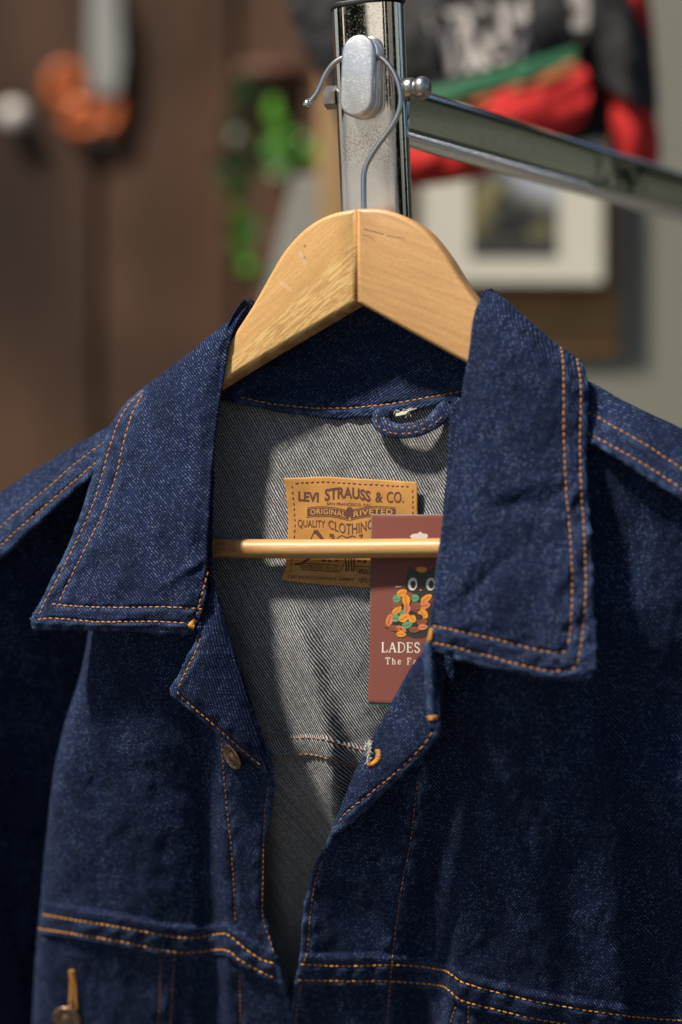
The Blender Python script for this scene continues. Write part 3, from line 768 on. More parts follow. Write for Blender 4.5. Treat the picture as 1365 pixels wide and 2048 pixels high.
back = sheet('back_panel', [
    [(300, 790, -1.2), (450, 800, -2.2), (680, 815, -2.45), (900, 800, -2.3), (1050, 780, -1.4)],
    [(300, 960, -1.4), (450, 960, -2.1), (680, 960, -2.2), (900, 960, -2.2), (1050, 960, -1.6)],
    [(300, 1150, -1.6), (450, 1150, -1.95), (680, 1150, -1.84), (900, 1150, -1.9), (1050, 1150, -2.0)],
    [(300, 1350, -2.2), (450, 1350, -2.5), (680, 1350, -2.2), (900, 1350, -3.4), (1050, 1350, -4.4)],
    [(300, 1550, -4.0), (450, 1550, -4.1), (680, 1550, -3.3), (900, 1550, -5.4), (1050, 1550, -6.0)],
    [(300, 1800, -7.6), (450, 1800, -7.7), (680, 1800, -7.3), (900, 1800, -8.6), (1050, 1800, -9.0)],
    [(300, 2240, -11.9), (450, 2240, -11.9), (680, 2240, -11.6), (900, 2240, -11.6), (1050, 2240, -11.9)]],
    INS, jk, thick=.0012, step=4, disp=backdisp, lines=[smoothline(bA), smoothline(bB)], groove=.04, wrink=.10, seed=3., label='pale grey reverse side of the denim back')
stitches('seam_stitching', back, [bA, bB], THRD)

# --- collar stand inside the neck
csl = [(478, 793), (520, 803), (560, 810), (640, 817), (720, 815), (800, 805), (870, 793), (940, 780)]
stand = sheet('collar_stand', [
    [(440, 705, -1.9), (512, 634, -2.3), (640, 606, -2.9), (712, 596, -3.0), (800, 600, -2.9), (940, 622, -2.3), (990, 670, -1.5)],
    [(435, 735, -1.7), (520, 700, -2.2), (640, 690, -2.6), (712, 688, -2.6), (800, 686, -2.6), (930, 690, -2.2), (1000, 700, -1.3)],
    [(415, 770, -1.3), (520, 790, -1.95), (640, 803, -2.15), (712, 804, -2.2), (800, 795, -2.15), (925, 775, -1.9), (1000, 760, -1.0)],
    [(420, 786, -1.25), (510, 808, -1.9), (640, 831, -2.1), (712, 832, -2.15), (800, 820, -2.1), (915, 798, -1.85), (1000, 776, -1.0)]],
    DEN, jk, thick=.0026, step=4, lines=[smoothline(csl)], groove=.10, wrink=.06, seed=8., uvrot=90, hem=.05, wearpolys=[smoothline([(480, 800), (560, 820), (640, 831), (720, 832), (800, 820), (880, 806), (930, 796)])])
stitches('seam_stitching', stand, [csl], THR)

# --- hanging loop
lp_c = cr(np.array([(768, 822, -2.0), (760, 838, -1.75), (772, 854, -1.5), (800, 862, -1.4), (835, 858, -1.35), (865, 842, -1.5), (884, 824, -1.75), (893, 806, -2.0)]), 40)
Vt = []
for i, (a, b, c_) in enumerate(lp_c):
    f = i / 39; o_ = 13 + 2 * math.sin(f * 9); tl = .18 * math.sin(f * math.pi)
    t = lp_c[min(i + 1, 39)] - lp_c[max(i - 1, 0)]; nn_ = np.array([-t[1], t[0]]) / np.hypot(t[0], t[1])
    Vt.append([(a + nn_[0] * s * o_, b + nn_[1] * s * o_, c_ + (.12 * math.cos(s * 1.4) + tl * s)) for s in (-1, -.5, 0, .5, 1)])
lps = sheet('hanging_loop', Vt, DEN, jk, thick=.0022, step=3, wrink=.03, seed=4., wearpolys=[np.array(Vt)[:, 0, :2], np.array(Vt)[:, 4, :2]], hem=.03)
stitches('loop_stitching', lps, [np.array(Vt)[3:36, 1, :2][::3], np.array(Vt)[3:36, 3, :2][::3]], THR, rad=.3, length=1.8, gap=1.6)
fz = MB()
for i in range(26):
    a = np.array([790 + random.uniform(0, 34), 826 + random.uniform(-6, 5), -2.05]); b = a + np.array([random.uniform(-8, 10), random.uniform(-6, 8), random.uniform(.0, .25)])
    fz.add(*tube(cr(np.array([Q(*a), Q(*((a + b) / 2 + np.array([1, -2, .05]))), Q(*b)]), 6), .00016, 5))
for i in range(8):
    a = np.array([792, 828 + i * .6, -2.0]); fz.add(*tube(cr(np.array([Q(*a), Q(812, 823 + i * .7, -1.8), Q(834 - i * 3, 817 + i, -1.9)]), 8), .00025, 5))
fz.build('frayed_thread', FRAY, jk)

# --- leather patch
LEA = M('tan_leather', .62, spec=.35); x, y, z = LEA.uv('cloth'); n1 = LEA.noise(LEA.vec(x, y), .10, 4, .6); n2 = LEA.noise(LEA.vec(x, y), 2.2, 3, .6)
LEA.put('Base Color', LEA.mix((n1.step(.3, .7) * .6 + n2 * .4).clamp(), (.32, .150, .034), (.45, .230, .058))); LEA.bump(n2, .25, .0003)
patch = sheet('leather_patch', [
    [(568, 959, -1.54), (640, 955, -1.74), (700, 958, -1.79), (770, 962, -1.79), (831, 966, -1.71)],
    [(573, 985, -1.64), (640, 985, -1.71), (700, 985, -1.74), (770, 988, -1.74), (833, 990, -1.69)],
    [(579, 1050, -1.71), (640, 1050, -1.71), (700, 1050, -1.74), (770, 1050, -1.75), (834, 1050, -1.71)],
    [(574, 1125, -1.73), (640, 1128, -1.73), (700, 1130, -1.75), (770, 1132, -1.77), (833, 1134, -1.73)],
    [(565, 1158, -1.54), (640, 1167, -1.71), (700, 1171, -1.77), (770, 1175, -1.79), (832, 1178, -1.71)]],
    LEA.m, jk, thick=.0012, step=3, wrink=.025, seed=6.)
INK = simple('brown_ink', (.085, .026, .016), .8, var=.2, scale=900.)
tx = MB()
def ptext(body, x0, x1, ytop, ybot, off=.02, sp=1.0):
    V2, F2 = text2d(body, off, sp); lo, hi = V2.min(0), V2.max(0)
    u = (V2[:, 0] - lo[0]) / (hi[0] - lo[0]); v = (V2[:, 1] - lo[1]) / (hi[1] - lo[1])
    X = x0 + u * (x1 - x0)
    T_ = np.array([ytop(q) if callable(ytop) else ytop for q in u]); B_ = np.array([ybot(q) if callable(ybot) else ybot for q in u])
    decal(tx, patch.bvh, np.stack([X, B_ + (T_ - B_) * v], -1), F2)
ptext('LEVI', 597, 638, lambda u: 983 + u * 2, lambda u: 1002 + u * 3, .035)
ptext('STRAUSS', 650, 742, lambda u: 981 - 9 * math.sin(math.pi * (u * .8 + .1)) + u * 4, lambda u: 1003 - 7 * math.sin(math.pi * u) + u * 2, .035)
ptext('&', 751, 766, 984, 1005, .03)
ptext('CO.', 774, 808, 983, 1006, .015)
ptext('SAN FRANCISCO, CAL.', 654, 745, lambda u: 1004 + u * 4, lambda u: 1011 + u * 3, .012)
ptext('QUALITY', 596, 651, lambda u: 1039 + 2 * u, lambda u: 1057 + u, .012)
ptext('CLOTHING', 657, 747, lambda u: 1039 + 9 * math.sin(math.pi * u) ** 1 - 2 * u, lambda u: 1056 + 13 * math.sin(math.pi * u), .012)
# ribbon banner with pale letters cut by the leather showing between dark strips
def top_b(x): return 1021 - 5 * math.sin((x - 617) / 83 * math.pi) + (x - 617) * .09 if x < 700 else 1021 - 5 * math.sin((x - 700) / 92 * math.pi) + (792 - x) * .07
def band(xa, xb, o0, o1):
    xs = np.linspace(xa, xb, 24); Vb = [(q, top_b(q) + o0) for q in xs] + [(q, top_b(q) + o1) for q in xs]
    decal(tx, patch.bvh, Vb, [[i, i + 1, 24 + i + 1, 24 + i] for i in range(23)], .0001)
for xa, xb in ((615, 698), (702, 792)):
    band(xa, xb, -6.5, -5.2); band(xa - 2, xb, 12.5, 14)
    band(xa, xb, -3.6, 11)
xs = np.linspace(0, 2 * math.pi, 20, endpoint=False); decal(tx, patch.bvh, [(700 + 8 * math.cos(q), 1024 + 10 * math.sin(q)) for q in xs], [list(range(20))], .00008)
# picture block: men, horses, ground lines as ink strokes
def stroke(p, wd): V2, F2 = ribbon(smoothline(p, 2.), wd); decal(tx, patch.bvh, V2, F2)
for p, wd in (([(622, 1079), (628, 1066), (636, 1064)], 2), ([(628, 1062), (636, 1067), (646, 1079)], 7), ([(634, 1060), (642, 1072), (646, 1079)], 4), ([(660, 1068), (668, 1074), (664, 1079)], 4), ([(660, 1074), (668, 1068)], 2.5),
              ([(674, 1077), (684, 1071), (694, 1075), (704, 1072), (712, 1074)], 1.8), ([(718, 1072), (726, 1069), (722, 1076)], 2.5), ([(590, 1128), (604, 1127), (622, 1113)], 4), ([(606, 1127), (626, 1113)], 2),
              ([(644, 1121), (652, 1121)], 4), ([(657, 1121), (663, 1122)], 4), ([(670, 1121), (677, 1121)], 4), ([(690, 1113), (693, 1130), (693, 1141)], 3), ([(698, 1113), (698, 1141)], 2.5), ([(703, 1113), (704, 1141)], 3),
              ([(709, 1113), (709, 1141)], 3), ([(690, 1141), (698, 1141)], 2), ([(702, 1141), (710, 1141)], 2), ([(716, 1122), (722, 1122)], 4), ([(726, 1123), (734, 1123)], 5)):
    stroke(p, wd)
for p in ([(600, 1126), (680, 1131)], [(604, 1139), (679, 1144)], [(600, 1126), (605, 1139)], [(688, 1128), (679, 1144)], [(712, 1132), (790, 1137)], [(718, 1146), (790, 1150)], [(712, 1132), (718, 1146)]): stroke(p, 1.8)
ptext('PATENTED IN U.S.', 606, 677, lambda u: 1129 + 5 * u, lambda u: 1137 + 5 * u, .02)
ptext('MAY', 719, 745, lambda u: 1136 + u, lambda u: 1145 + u * 2, .015)
ptext('CARE INSTRUCTIONS INSIDE GARMENT', 577, 711, lambda u: 1150 + 6 * u, lambda u: 1156 + 7 * u, .01)
ptext('100% C', 716, 745, lambda u: 1155 + 2 * u, lambda u: 1164 + 3 * u, .01)
tx.build('lettering', INK, patch.o, smooth=False)
lt2 = MB()
for body, xa, xb in (('ORIGINAL', 621, 692), ('RIVETED', 708, 786)):
    V2, F2 = text2d(body, .015, 1.1); lo, hi = V2.min(0), V2.max(0); u = (V2[:, 0] - lo[0]) / (hi[0] - lo[0]); v = (V2[:, 1] - lo[1]) / (hi[1] - lo[1])
    X = xa + u * (xb - xa); decal(lt2, patch.bvh, np.stack([X, np.array([top_b(q) for q in X]) + 9.2 - v * 11], -1), F2, .0002)
lt2.build('banner_lettering', simple('tan_ink_gap', (.44, .225, .055), .7), patch.o, smooth=False)
stitches('patch_stitching', patch, [[(586, 966), (640, 963), (700, 966), (770, 970), (822, 973)], [(584, 968), (588, 1010), (590, 1050), (586, 1110), (580, 1152)], [(825, 975), (827, 1050)]], THRD, rad=.30, length=1.9, gap=.8)
stitches('patch_stitching', patch, [[(580, 1157), (640, 1162), (700, 1166), (780, 1171)]], THR2, rad=.33, length=2.0, gap=.7)

# --- shoulders
sl1 = [(225, 874), (213, 882), (150, 929), (101, 972), (34, 1026), (0, 1056), (-60, 1110)]; sl2 = [(215, 908), (202, 918), (150, 962), (101, 1004), (34, 1062), (0, 1094), (-60, 1150)]
sh_l = sheet('shoulder_yoke', [
    [(340, 790, -6), (250, 880, -5.5), (160, 940, -5), (70, 990, -5), (-20, 1050, -5), (-120, 1130, -5.5), (-260, 1260, -7)],
    [(320, 765, -3.4), (222, 850, -3.2), (142, 896, -3.0), (67, 942, -3), (0, 985, -3.1), (-100, 1055, -3.6), (-240, 1180, -5)],
    [(310, 800, -2.0), (216, 872, -1.7), (143, 918, -1.6), (70, 972, -1.5), (0, 1030, -1.7), (-80, 1100, -2.2), (-220, 1240, -3.8)],
    [(300, 850, -1.3), (205, 915, -1.0), (140, 960, -.9), (60, 1020, -.8), (0, 1080, -1.0), (-70, 1140, -1.4), (-200, 1280, -3.2)],
    [(295, 870, -1.1), (198, 932, -.85), (132, 988, -.75), (50, 1064, -.65), (0, 1111, -.9), (-60, 1165, -1.3), (-190, 1310, -3.2)]],
    DEN, jk, thick=.0032, step=4, lines=[smoothline(sl1), smoothline(sl2)], groove=.10, wrink=.07, seed=11., uvrot=35, hem=.05, wearpolys=[smoothline([(199, 930), (118, 1000), (34, 1080), (0, 1111), (-60, 1165)])])
stitches('seam_stitching', sh_l, [sl1, sl2], THR)
sr1 = [(1170, 822), (1182, 828), (1230, 855), (1290, 889), (1365, 938), (1420, 975)]; sr2 = [(1172, 864), (1183, 870), (1240, 901), (1300, 936), (1365, 979), (1420, 1018)]
sh_r = sheet('shoulder_yoke', [
    [(1120, 780, -5.5), (1190, 800, -5.5), (1260, 840, -5.5), (1320, 875, -5.5), (1400, 920, -6), (1600, 1060, -8)],
    [(1100, 722, -3.4), (1178, 763, -3.2), (1250, 802, -3.1), (1312, 832, -3.1), (1400, 876, -3.4), (1600, 1000, -5.5)],
    [(1095, 765, -1.8), (1178, 806, -1.6), (1245, 838, -1.5), (1310, 876, -1.6), (1400, 930, -2.0), (1600, 1060, -4)],
    [(1090, 820, -1.0), (1178, 862, -.8), (1240, 896, -.7), (1305, 936, -.9), (1400, 996, -1.3), (1600, 1130, -3.5)],
    [(1085, 838, -.9), (1178, 880, -.65), (1240, 914, -.55), (1302, 954, -.75), (1400, 1020, -1.2), (1600, 1160, -3.5)]],
    DEN, jk, thick=.0032, step=4, lines=[smoothline(sr1), smoothline(sr2)], groove=.10, wrink=.07, seed=12., uvrot=-35, hem=.05, wearpolys=[smoothline([(1178, 880), (1240, 914), (1302, 954), (1400, 1020)])])
stitches('seam_stitching', sh_r, [sr1, sr2], THR)

# --- left front (photo left)
lA = [(86, 1829), (150, 1840), (220, 1851), (290, 1863), (340, 1873), (390, 1875), (440, 1868), (458, 1871), (490, 1896), (525, 1920), (556, 1927)]
lB = [(76, 1857), (150, 1868), (230, 1881), (290, 1893), (340, 1903), (380, 1905), (450, 1900), (480, 1920), (520, 1942), (557, 1959)]
lP = [(444, 1470), (446, 1520), (453, 1600), (465, 1720), (472, 1850)]; lP2 = [(480, 1948), (482, 2060), (484, 2200)]
lE = [(538, 1570), (531, 1620), (528, 1680), (523, 1780), (529, 1845), (546, 1890), (549, 1915)]
lK1 = [(322, 1915), (318, 2060), (314, 2200)]; lK2 = [(349, 1916), (341, 2060), (336, 2200)]
def ldisp(XY):
    x, y = XY[:, 0], XY[:, 1]; d = np.zeros(len(x))
    ya = np.interp(x, [p[0] for p in lB], [p[1] for p in lB])
    d += .22 * (1 - sstep(3, 9, y - ya - 6)) * sstep(-60, -44, y - ya)          # yoke lies on the lower panel
    vx = np.interp(y, [1300, 1500, 1850, 2200], [405, 410, 418, 425])
    d -= .55 * np.exp(-((x - vx) / 26) ** 2) * sstep(1260, 1420, y)
    d += .14 * np.exp(-((x - vx - 36) / 14) ** 2) * sstep(1400, 1500, y)
    d += .10 * np.sin(x / 23 + .4 * np.sin(y / 210)) * sstep(1250, 1450, y) * (x < 380) * .6
    kx = np.interp(y, [1910, 2200], [350, 336]); d -= .25 * sstep(0, 9, x - kx) * (1 - sstep(14, 40, x - kx)) * sstep(1898, 1912, y)
    d -= .0055 * np.maximum(0, y - 1215)
    return d
wedge_l = smoothline([(425, 1180), (460, 1270), (492, 1370), (523, 1480), (541, 1548), (535, 1600), (527, 1700), (521, 1780), (529, 1850), (553, 1900), (556, 1945), (570, 2000), (581, 2050), (586, 2150), (588, 2240)])
front_l = sheet('front_panel', [
    [(186, 945, -3.6), (196, 938, -1.6), (230, 905, -1.2), (300, 850, -1.0), (370, 810, -.9), (405, 790, -.9), (426, 780, -1.)],
    [(184, 1100, -3.8), (194, 1090, -1.6), (230, 1040, -.8), (290, 1000, -.3), (370, 980, -.1), (405, 970, 0), (422, 960, 0)],
    [(172, 1290, -4.2), (182, 1285, -1.0), (225, 1240, -.1), (290, 1215, .2), (370, 1200, .3), (405, 1190, .3), (425, 1180, .4)],
    [(122, 1480, -5.0), (129, 1475, -1.5), (200, 1465, -.5), (290, 1460, -.1), (410, 1462, -.3), (480, 1470, .05), (520, 1470, .1)],
    [(103, 1600, -5.6), (110, 1595, -1.9), (200, 1580, -1.0), (290, 1575, -.7), (410, 1570, -.9), (490, 1565, -.5), (541, 1556, -.35)],
    [(85, 1800, -6.6), (92, 1795, -2.9), (200, 1790, -2.1), (290, 1790, -1.8), (410, 1790, -2.1), (480, 1788, -1.7), (521, 1780, -1.6)],
    [(76, 1905, -7.4), (83, 1905, -3.6), (200, 1910, -2.9), (290, 1912, -2.7), (410, 1915, -3.0), (490, 1925, -2.5), (556, 1935, -2.3)],
    [(68, 2050, -8.2), (75, 2050, -4.6), (200, 2050, -4.0), (290, 2050, -3.8), (410, 2050, -4.0), (500, 2050, -3.6), (581, 2050, -3.4)],
    [(55, 2240, -9.4), (62, 2240, -6.0), (190, 2240, -5.4), (290, 2240, -5.2), (410, 2240, -5.4), (500, 2240, -5.0), (588, 2240, -4.8)]],
    DEN, jk, thick=.0024, step=4, lines=[smoothline(q_) for q_ in (lA, lB, lP, lP2, lE, lK1, lK2)], groove=.08, wrink=.16, seed=21., disp=ldisp, wearpolys=[wedge_l], hem=.05, back_mat=INS)
stitches('yoke_stitching', front_l, [lA, lB], THR2)
for q_ in (lP, lP2, lE): stitches('placket_stitching', front_l, [q_], THRD, rad=.30)
stitches('pocket_stitching', front_l, [lK1, lK2], THRD, rad=.30)

# --- left sleeve, hanging behind the front
slv_l = sheet('sleeve', [
    [(-330, 1210, -7.0), (-200, 1140, -3.0), (-60, 1085, -1.6), (50, 1036, -1.9), (130, 990, -3.0), (230, 930, -5.0)],
    [(-360, 1360, -9.5), (-220, 1300, -3.4), (-80, 1240, -2.0), (50, 1200, -3.6), (140, 1180, -5.6), (230, 1140, -7.4)],
    [(-370, 1560, -11.5), (-230, 1530, -5.0), (-90, 1500, -3.6), (40, 1480, -6.2), (140, 1470, -8.6), (220, 1470, -10)],
    [(-370, 1850, -14), (-230, 1850, -7.8), (-100, 1850, -6.4), (30, 1850, -9.5), (130, 1850, -12.), (200, 1850, -13.5)],
    [(-360, 2300, -18), (-230, 2300, -12), (-110, 2300, -11), (20, 2300, -14.), (120, 2300, -16), (190, 2300, -17)]],
    DEN, jk, thick=.002, step=6, wrink=.35, seed=31., back_mat=INS)
# --- right front (photo right)
rA = [(598, 1928), (650, 1931), (700, 1932), (760, 1930), (820, 1931), (885, 1940), (905, 1950), (930, 1966), (1000, 1986), (1100, 2008), (1250, 2031), (1365, 2041)]
rB = [(590, 1960), (650, 1961), (700, 1962), (760, 1962), (820, 1965), (880, 1971), (900, 1982), (925, 2001), (1000, 2021), (1090, 2041), (1250, 2066), (1365, 2078)]
rP = [(836, 1560), (829, 1620), (820, 1690), (800, 1800), (784, 1930), (775, 2048), (770, 2200)]; rE = [(645, 1722), (630, 1770), (621, 1830), (617, 1890), (608, 1926)]; rE2 = [(602, 1970), (592, 2048), (588, 2200)]
rK1 = [(912, 2012), (900, 2060), (890, 2200)]; rK2 = [(938, 2012), (936, 2060), (930, 2200)]
def rdisp(XY):
    x, y = XY[:, 0], XY[:, 1]; d = np.zeros(len(x))
    yb = np.interp(x, [p[0] for p in rB], [p[1] for p in rB])
    d += .22 * (1 - sstep(3, 9, y - yb - 6)) * sstep(-60, -44, y - yb)
    cx = np.interp(y, [1300, 1450, 1600, 1900, 2200], [975, 975, 955, 905, 880])
    d += .75 * sstep(-22, 6, x - cx) * (1 - sstep(30, 260, x - cx)) * sstep(1240, 1360, y) 
    d -= .95 * np.exp(-((x - cx + 50) / 44) ** 2) * sstep(1410, 1540, y)
    fx = np.interp(y, [1380, 1700, 2000], [1180, 1235, 1250]); d -= .8 * sstep(-10, 60, x - fx) * sstep(1280, 1450, y) * (1 - sstep(60, 130, x - fx) * .8)
    d += .10 * np.sin(x / 27 + .5 * np.sin(y / 180)) * sstep(1300, 1450, y) * .7
    d += .15 * np.sin((y - x * .5) / 30) * np.exp(-((x - 720) / 80) ** 2 - ((y - 1850) / 90) ** 2)
    d -= .0055 * np.maximum(0, y - 1215)
    return d
wedge_r = smoothline([(858, 1290), (792, 1400), (735, 1505), (685, 1612), (663, 1672), (640, 1700), (625, 1740), (614, 1800), (609, 1860), (604, 1905), (592, 1960), (585, 2010), (581, 2060), (580, 2150), (582, 2240)])
front_r = sheet('front_panel', [
    [(905, 800, -1.2), (960, 800, -1.), (1030, 800, -.9), (1120, 840, -.9), (1200, 885, -1.1), (1400, 1010, -1.7), (1620, 1170, -4.5)],
    [(888, 1040, -.3), (950, 1020, 0), (1040, 1020, .1), (1120, 1040, 0), (1210, 1070, -1.6), (1400, 1170, -3.0), (1640, 1310, -6)],
    [(858, 1290, .3), (910, 1290, .2), (1000, 1280, .5), (1100, 1280, .6), (1210, 1290, -.9), (1400, 1350, -3.4), (1640, 1460, -7)],
    [(792, 1400, .2), (880, 1420, .05), (985, 1430, .35), (1090, 1430, .5), (1210, 1440, -.4), (1400, 1490, -3.2), (1650, 1600, -7)],
    [(735, 1505, -.2), (850, 1525, -.8), (975, 1530, -.1), (1090, 1540, .1), (1220, 1550, -.2), (1400, 1600, -1.8), (1650, 1700, -5.5)],
    [(663, 1672, -.9), (820, 1680, -1.7), (950, 1690, -1.1), (1090, 1700, -.8), (1240, 1710, -1.1), (1400, 1740, -2.6), (1650, 1800, -6.5)],
    [(614, 1800, -1.7), (790, 1810, -2.3), (925, 1820, -1.9), (1090, 1840, -1.6), (1240, 1860, -1.9), (1400, 1880, -3.4), (1650, 1930, -7.5)],
    [(603, 1915, -2.4), (780, 1930, -2.9), (895, 1945, -2.7), (1090, 1990, -2.4), (1240, 2015, -2.8), (1400, 2030, -4.2), (1650, 2060, -8)],
    [(581, 2060, -3.5), (772, 2075, -3.9), (880, 2085, -3.7), (1090, 2120, -3.5), (1240, 2130, -3.9), (1400, 2140, -5.4), (1650, 2160, -9)],
    [(582, 2240, -4.9), (765, 2250, -5.3), (870, 2250, -5.2), (1090, 2260, -5.0), (1240, 2260, -5.2), (1400, 2260, -6.5), (1650, 2260, -10)]],
    DEN_R, jk, thick=.0024, step=4, lines=[smoothline(q_) for q_ in (rA, rB, rP, rE, rE2, rK1, rK2)], groove=.08, wrink=.16, seed=41., disp=rdisp, wearpolys=[wedge_r], hem=.05, back_mat=INS)
stitches('yoke_stitching', front_r, [rA, rB], THR2)
for q_ in (rP, rE, rE2): stitches('placket_stitching', front_r, [q_], THRD, rad=.30)
stitches('pocket_stitching', front_r, [rK1, rK2], THRD, rad=.30)
slv_r = sheet('sleeve', [
    [(1330, 1020, -3.0), (1440, 1020, -2.6), (1560, 1080, -3.2), (1700, 1200, -6), (1760, 1300, -9)],
    [(1330, 1250, -4.0), (1440, 1250, -3.2), (1580, 1280, -3.8), (1720, 1360, -7), (1780, 1450, -10)],
    [(1330, 1650, -6.5), (1440, 1650, -5.6), (1590, 1660, -6), (1720, 1700, -9), (1790, 1750, -12)],
    [(1330, 2260, -11), (1440, 2260, -10), (1590, 2260, -10.5), (1720, 2260, -13), (1790, 2260, -15)]],
    DEN, jk, thick=.002, step=6, wrink=.35, seed=33., back_mat=INS)

# --- lapels
def lapdisp(XY): return -.0053 * np.maximum(0, XY[:, 1] - 1310)
llS = [(404, 1272), (393, 1302), (372, 1345), (354, 1383), (372, 1402), (420, 1442), (470, 1486), (505, 1516), (526, 1533)]
lapel_l = sheet('lapel', [
    [(402, 1252, 1.25), (408, 1225, 1.2), (418, 1195, 1.1), (428, 1168, .9), (430, 1168, .2)],
    [(385, 1300, 1.3), (408, 1275, 1.4), (428, 1250, 1.3), (446, 1226, .9), (447, 1228, .2)],
    [(364, 1345, 1.2), (395, 1320, 1.45), (428, 1298, 1.35), (460, 1280, .85), (461, 1284, .1)],
    [(343, 1385, 1.05), (385, 1365, 1.45), (430, 1345, 1.35), (478, 1332, .75), (479, 1336, 0)],
    [(372, 1412, 1.0), (410, 1400, 1.4), (450, 1390, 1.2), (492, 1378, .65), (493, 1382, -.1)],
    [(420, 1454, .9), (450, 1448, 1.2), (480, 1440, 1.0), (509, 1432, .5), (510, 1436, -.2)],
    [(475, 1499, .65), (492, 1495, .85), (508, 1490, .75), (525, 1485, .35), (526, 1490, -.3)],
    [(532, 1546, .25), (535, 1546, .3), (538, 1545, .25), (541, 1544, .05), (542, 1548, -.4)]],
    DEN, jk, thick=.0026, step=3, lines=[smoothline(llS)], groove=.09, wrink=.07, seed=51., uvrot=20, hem=.06,
    disp=lapdisp, wearpolys=[smoothline([(402, 1252), (385, 1300), (364, 1345), (345, 1383)]), smoothline([(345, 1388), (372, 1412), (420, 1454), (475, 1499), (532, 1546)])])
stitches('lapel_stitching', lapel_l, [llS[:4], llS[3:]], THR)
mbt = MB(); bartack(mbt, lapel_l.bvh, (393, 1282), 110, 10, 9, 7); mbt.build('bar_tack', THR2, lapel_l.o) if mbt.n else None
rlS = [(866, 1462), (850, 1487), (820, 1520), (780, 1556), (735, 1592), (695, 1624), (672, 1652)]
lapel_r = sheet('lapel', [
    [(856, 1290, .2), (857, 1288, .9), (862, 1290, 1.3), (870, 1292, 1.6), (880, 1294, 1.7)],
    [(823, 1340, 0), (822, 1338, .8), (842, 1345, 1.3), (862, 1355, 1.6), (880, 1362, 1.8)],
    [(793, 1396, 0), (792, 1394, .7), (822, 1405, 1.2), (852, 1418, 1.6), (878, 1428, 1.7)],
    [(764, 1450, -.2), (762, 1448, .55), (800, 1455, 1.2), (840, 1462, 1.6), (875, 1466, 1.6)],
    [(737, 1503, -.4), (735, 1501, .3), (772, 1502, 1.0), (815, 1502, 1.5), (853, 1500, 1.5)],
    [(711, 1555, -.6), (709, 1552, .0), (740, 1551, .7), (778, 1549, 1.1), (807, 1547, 1.2)],
    [(687, 1612, -.9), (684, 1609, -.35), (705, 1603, .2), (735, 1597, .5), (758, 1590, .6)],
    [(666, 1672, -1.2), (663, 1668, -.7), (672, 1664, -.4), (685, 1656, -.2), (697, 1648, -.1)]],
    DEN, jk, thick=.0026, step=3, lines=[smoothline(rlS)], groove=.09, wrink=.06, seed=52., uvrot=-15, hem=.06,
    disp=lapdisp, wearpolys=[smoothline([(875, 1466), (853, 1500), (807, 1547), (758, 1590), (697, 1648)])])
stitches('lapel_stitching', lapel_r, [rlS], THRD, rad=.42, length=3.0, gap=1.3)
tab = sheet('collar_stand_end', [
    [(846, 1290, 2.0), (853, 1290, 2.25), (861, 1292, 2.3), (868, 1294, 2.1)],
    [(848, 1340, 2.05), (855, 1340, 2.3), (864, 1342, 2.35), (871, 1344, 2.1)],
    [(851, 1390, 2.0), (858, 1390, 2.25), (867, 1392, 2.3), (874, 1394, 2.1)],
    [(855, 1440, 1.85), (861, 1440, 2.1), (869, 1441, 2.15), (877, 1442, 1.95)]],
    DEN, jk, thick=.003, step=3, wrink=.03, seed=53., hem=.05, wearpolys=[smoothline([(851, 1290), (853, 1340), (856, 1390), (860, 1440)]), smoothline([(866, 1294), (869, 1344), (872, 1394), (875, 1442)])])
mbt = MB(); bartack(mbt, tab.bvh, (866, 1436), 90, 8, 20, 6); mbt.build('bar_tack', THR2, tab.o) if mbt.n else None

# --- collars
cl_o = [(62, 1246), (70, 1226), (97, 1176), (130, 1110), (165, 1020), (192, 930), (218, 858), (246, 812), (283, 778)]
def collar_rows(O, Rr, dO, dR, bulge, back, roll):
    rows = [back]; n = len(O)
    for i in range(n):
        o_, r_ = np.array(O[i], float), np.array(Rr[i], float); row = []
        for u in (0, .12, .3, .5, .7, .86, .95, 1.):
            p = o_ * (1 - u) + r_ * u
            e_ = (dO[i] + .35 * 0) * (1 - u) + dR[i] * u + bulge[i] * math.sin(math.pi * min(1, u * 1.02)) ** .8 - (.30 * max(0, u - .90) / .10)
            row.append((p[0], p[1], e_))
        k_ = min(1, i / 3); row.append((r_[0] - (2 + 3 * (1 - k_)) * roll, r_[1] + 1 + 4 * (1 - k_), dR[i] - 1.0)); row.append((r_[0] - (16 * k_ - 2 * (1 - k_)) * roll, r_[1] + 4 + 12 * (1 - k_), dR[i] - 1.8))
        rows.append(row)
    return rows
lcO = [(283, 782), (245, 813), (218, 860), (192, 932), (164, 1022), (130, 1110), (97, 1178), (74, 1222), (64, 1244), (67, 1256)]
lcR = [(497, 611), (474, 648), (457, 705), (442, 795), (429, 900), (420, 1000), (416, 1090), (413, 1190), (398, 1246), (391, 1264)]
dO = [-3.0, -2.1, -1.3, -.5, .1, .6, .95, 1.15, 1.25, 1.2]; dR = [-1.2, .15, .4, .7, 1.05, 1.5, 1.75, 1.85, 1.8, 1.6]; bl = [.3, .45, .45, .4, .35, .3, .25, .2, .15, .1]
backrow = [(300, 810, -6), (325, 790, -5.8), (360, 755, -5.5), (398, 720, -5.3), (435, 685, -5.1), (468, 655, -4.8), (488, 640, -4.4), (500, 634, -4.0), (505, 632, -4.2), (510, 632, -4.6)]
lcS1 = [(289, 780), (255, 815), (232, 860), (212, 925), (190, 1000), (160, 1070), (120, 1150), (92, 1202), (73, 1240)]
lcS1b = [(73, 1240), (110, 1237), (200, 1244), (300, 1243), (380, 1247)]
lcS2 = [(286, 790), (265, 830), (247, 890), (232, 955), (205, 1030), (170, 1100), (140, 1160), (117, 1208)]
lcS2b = [(101, 1208), (160, 1213), (240, 1215), (330, 1214), (412, 1219)]
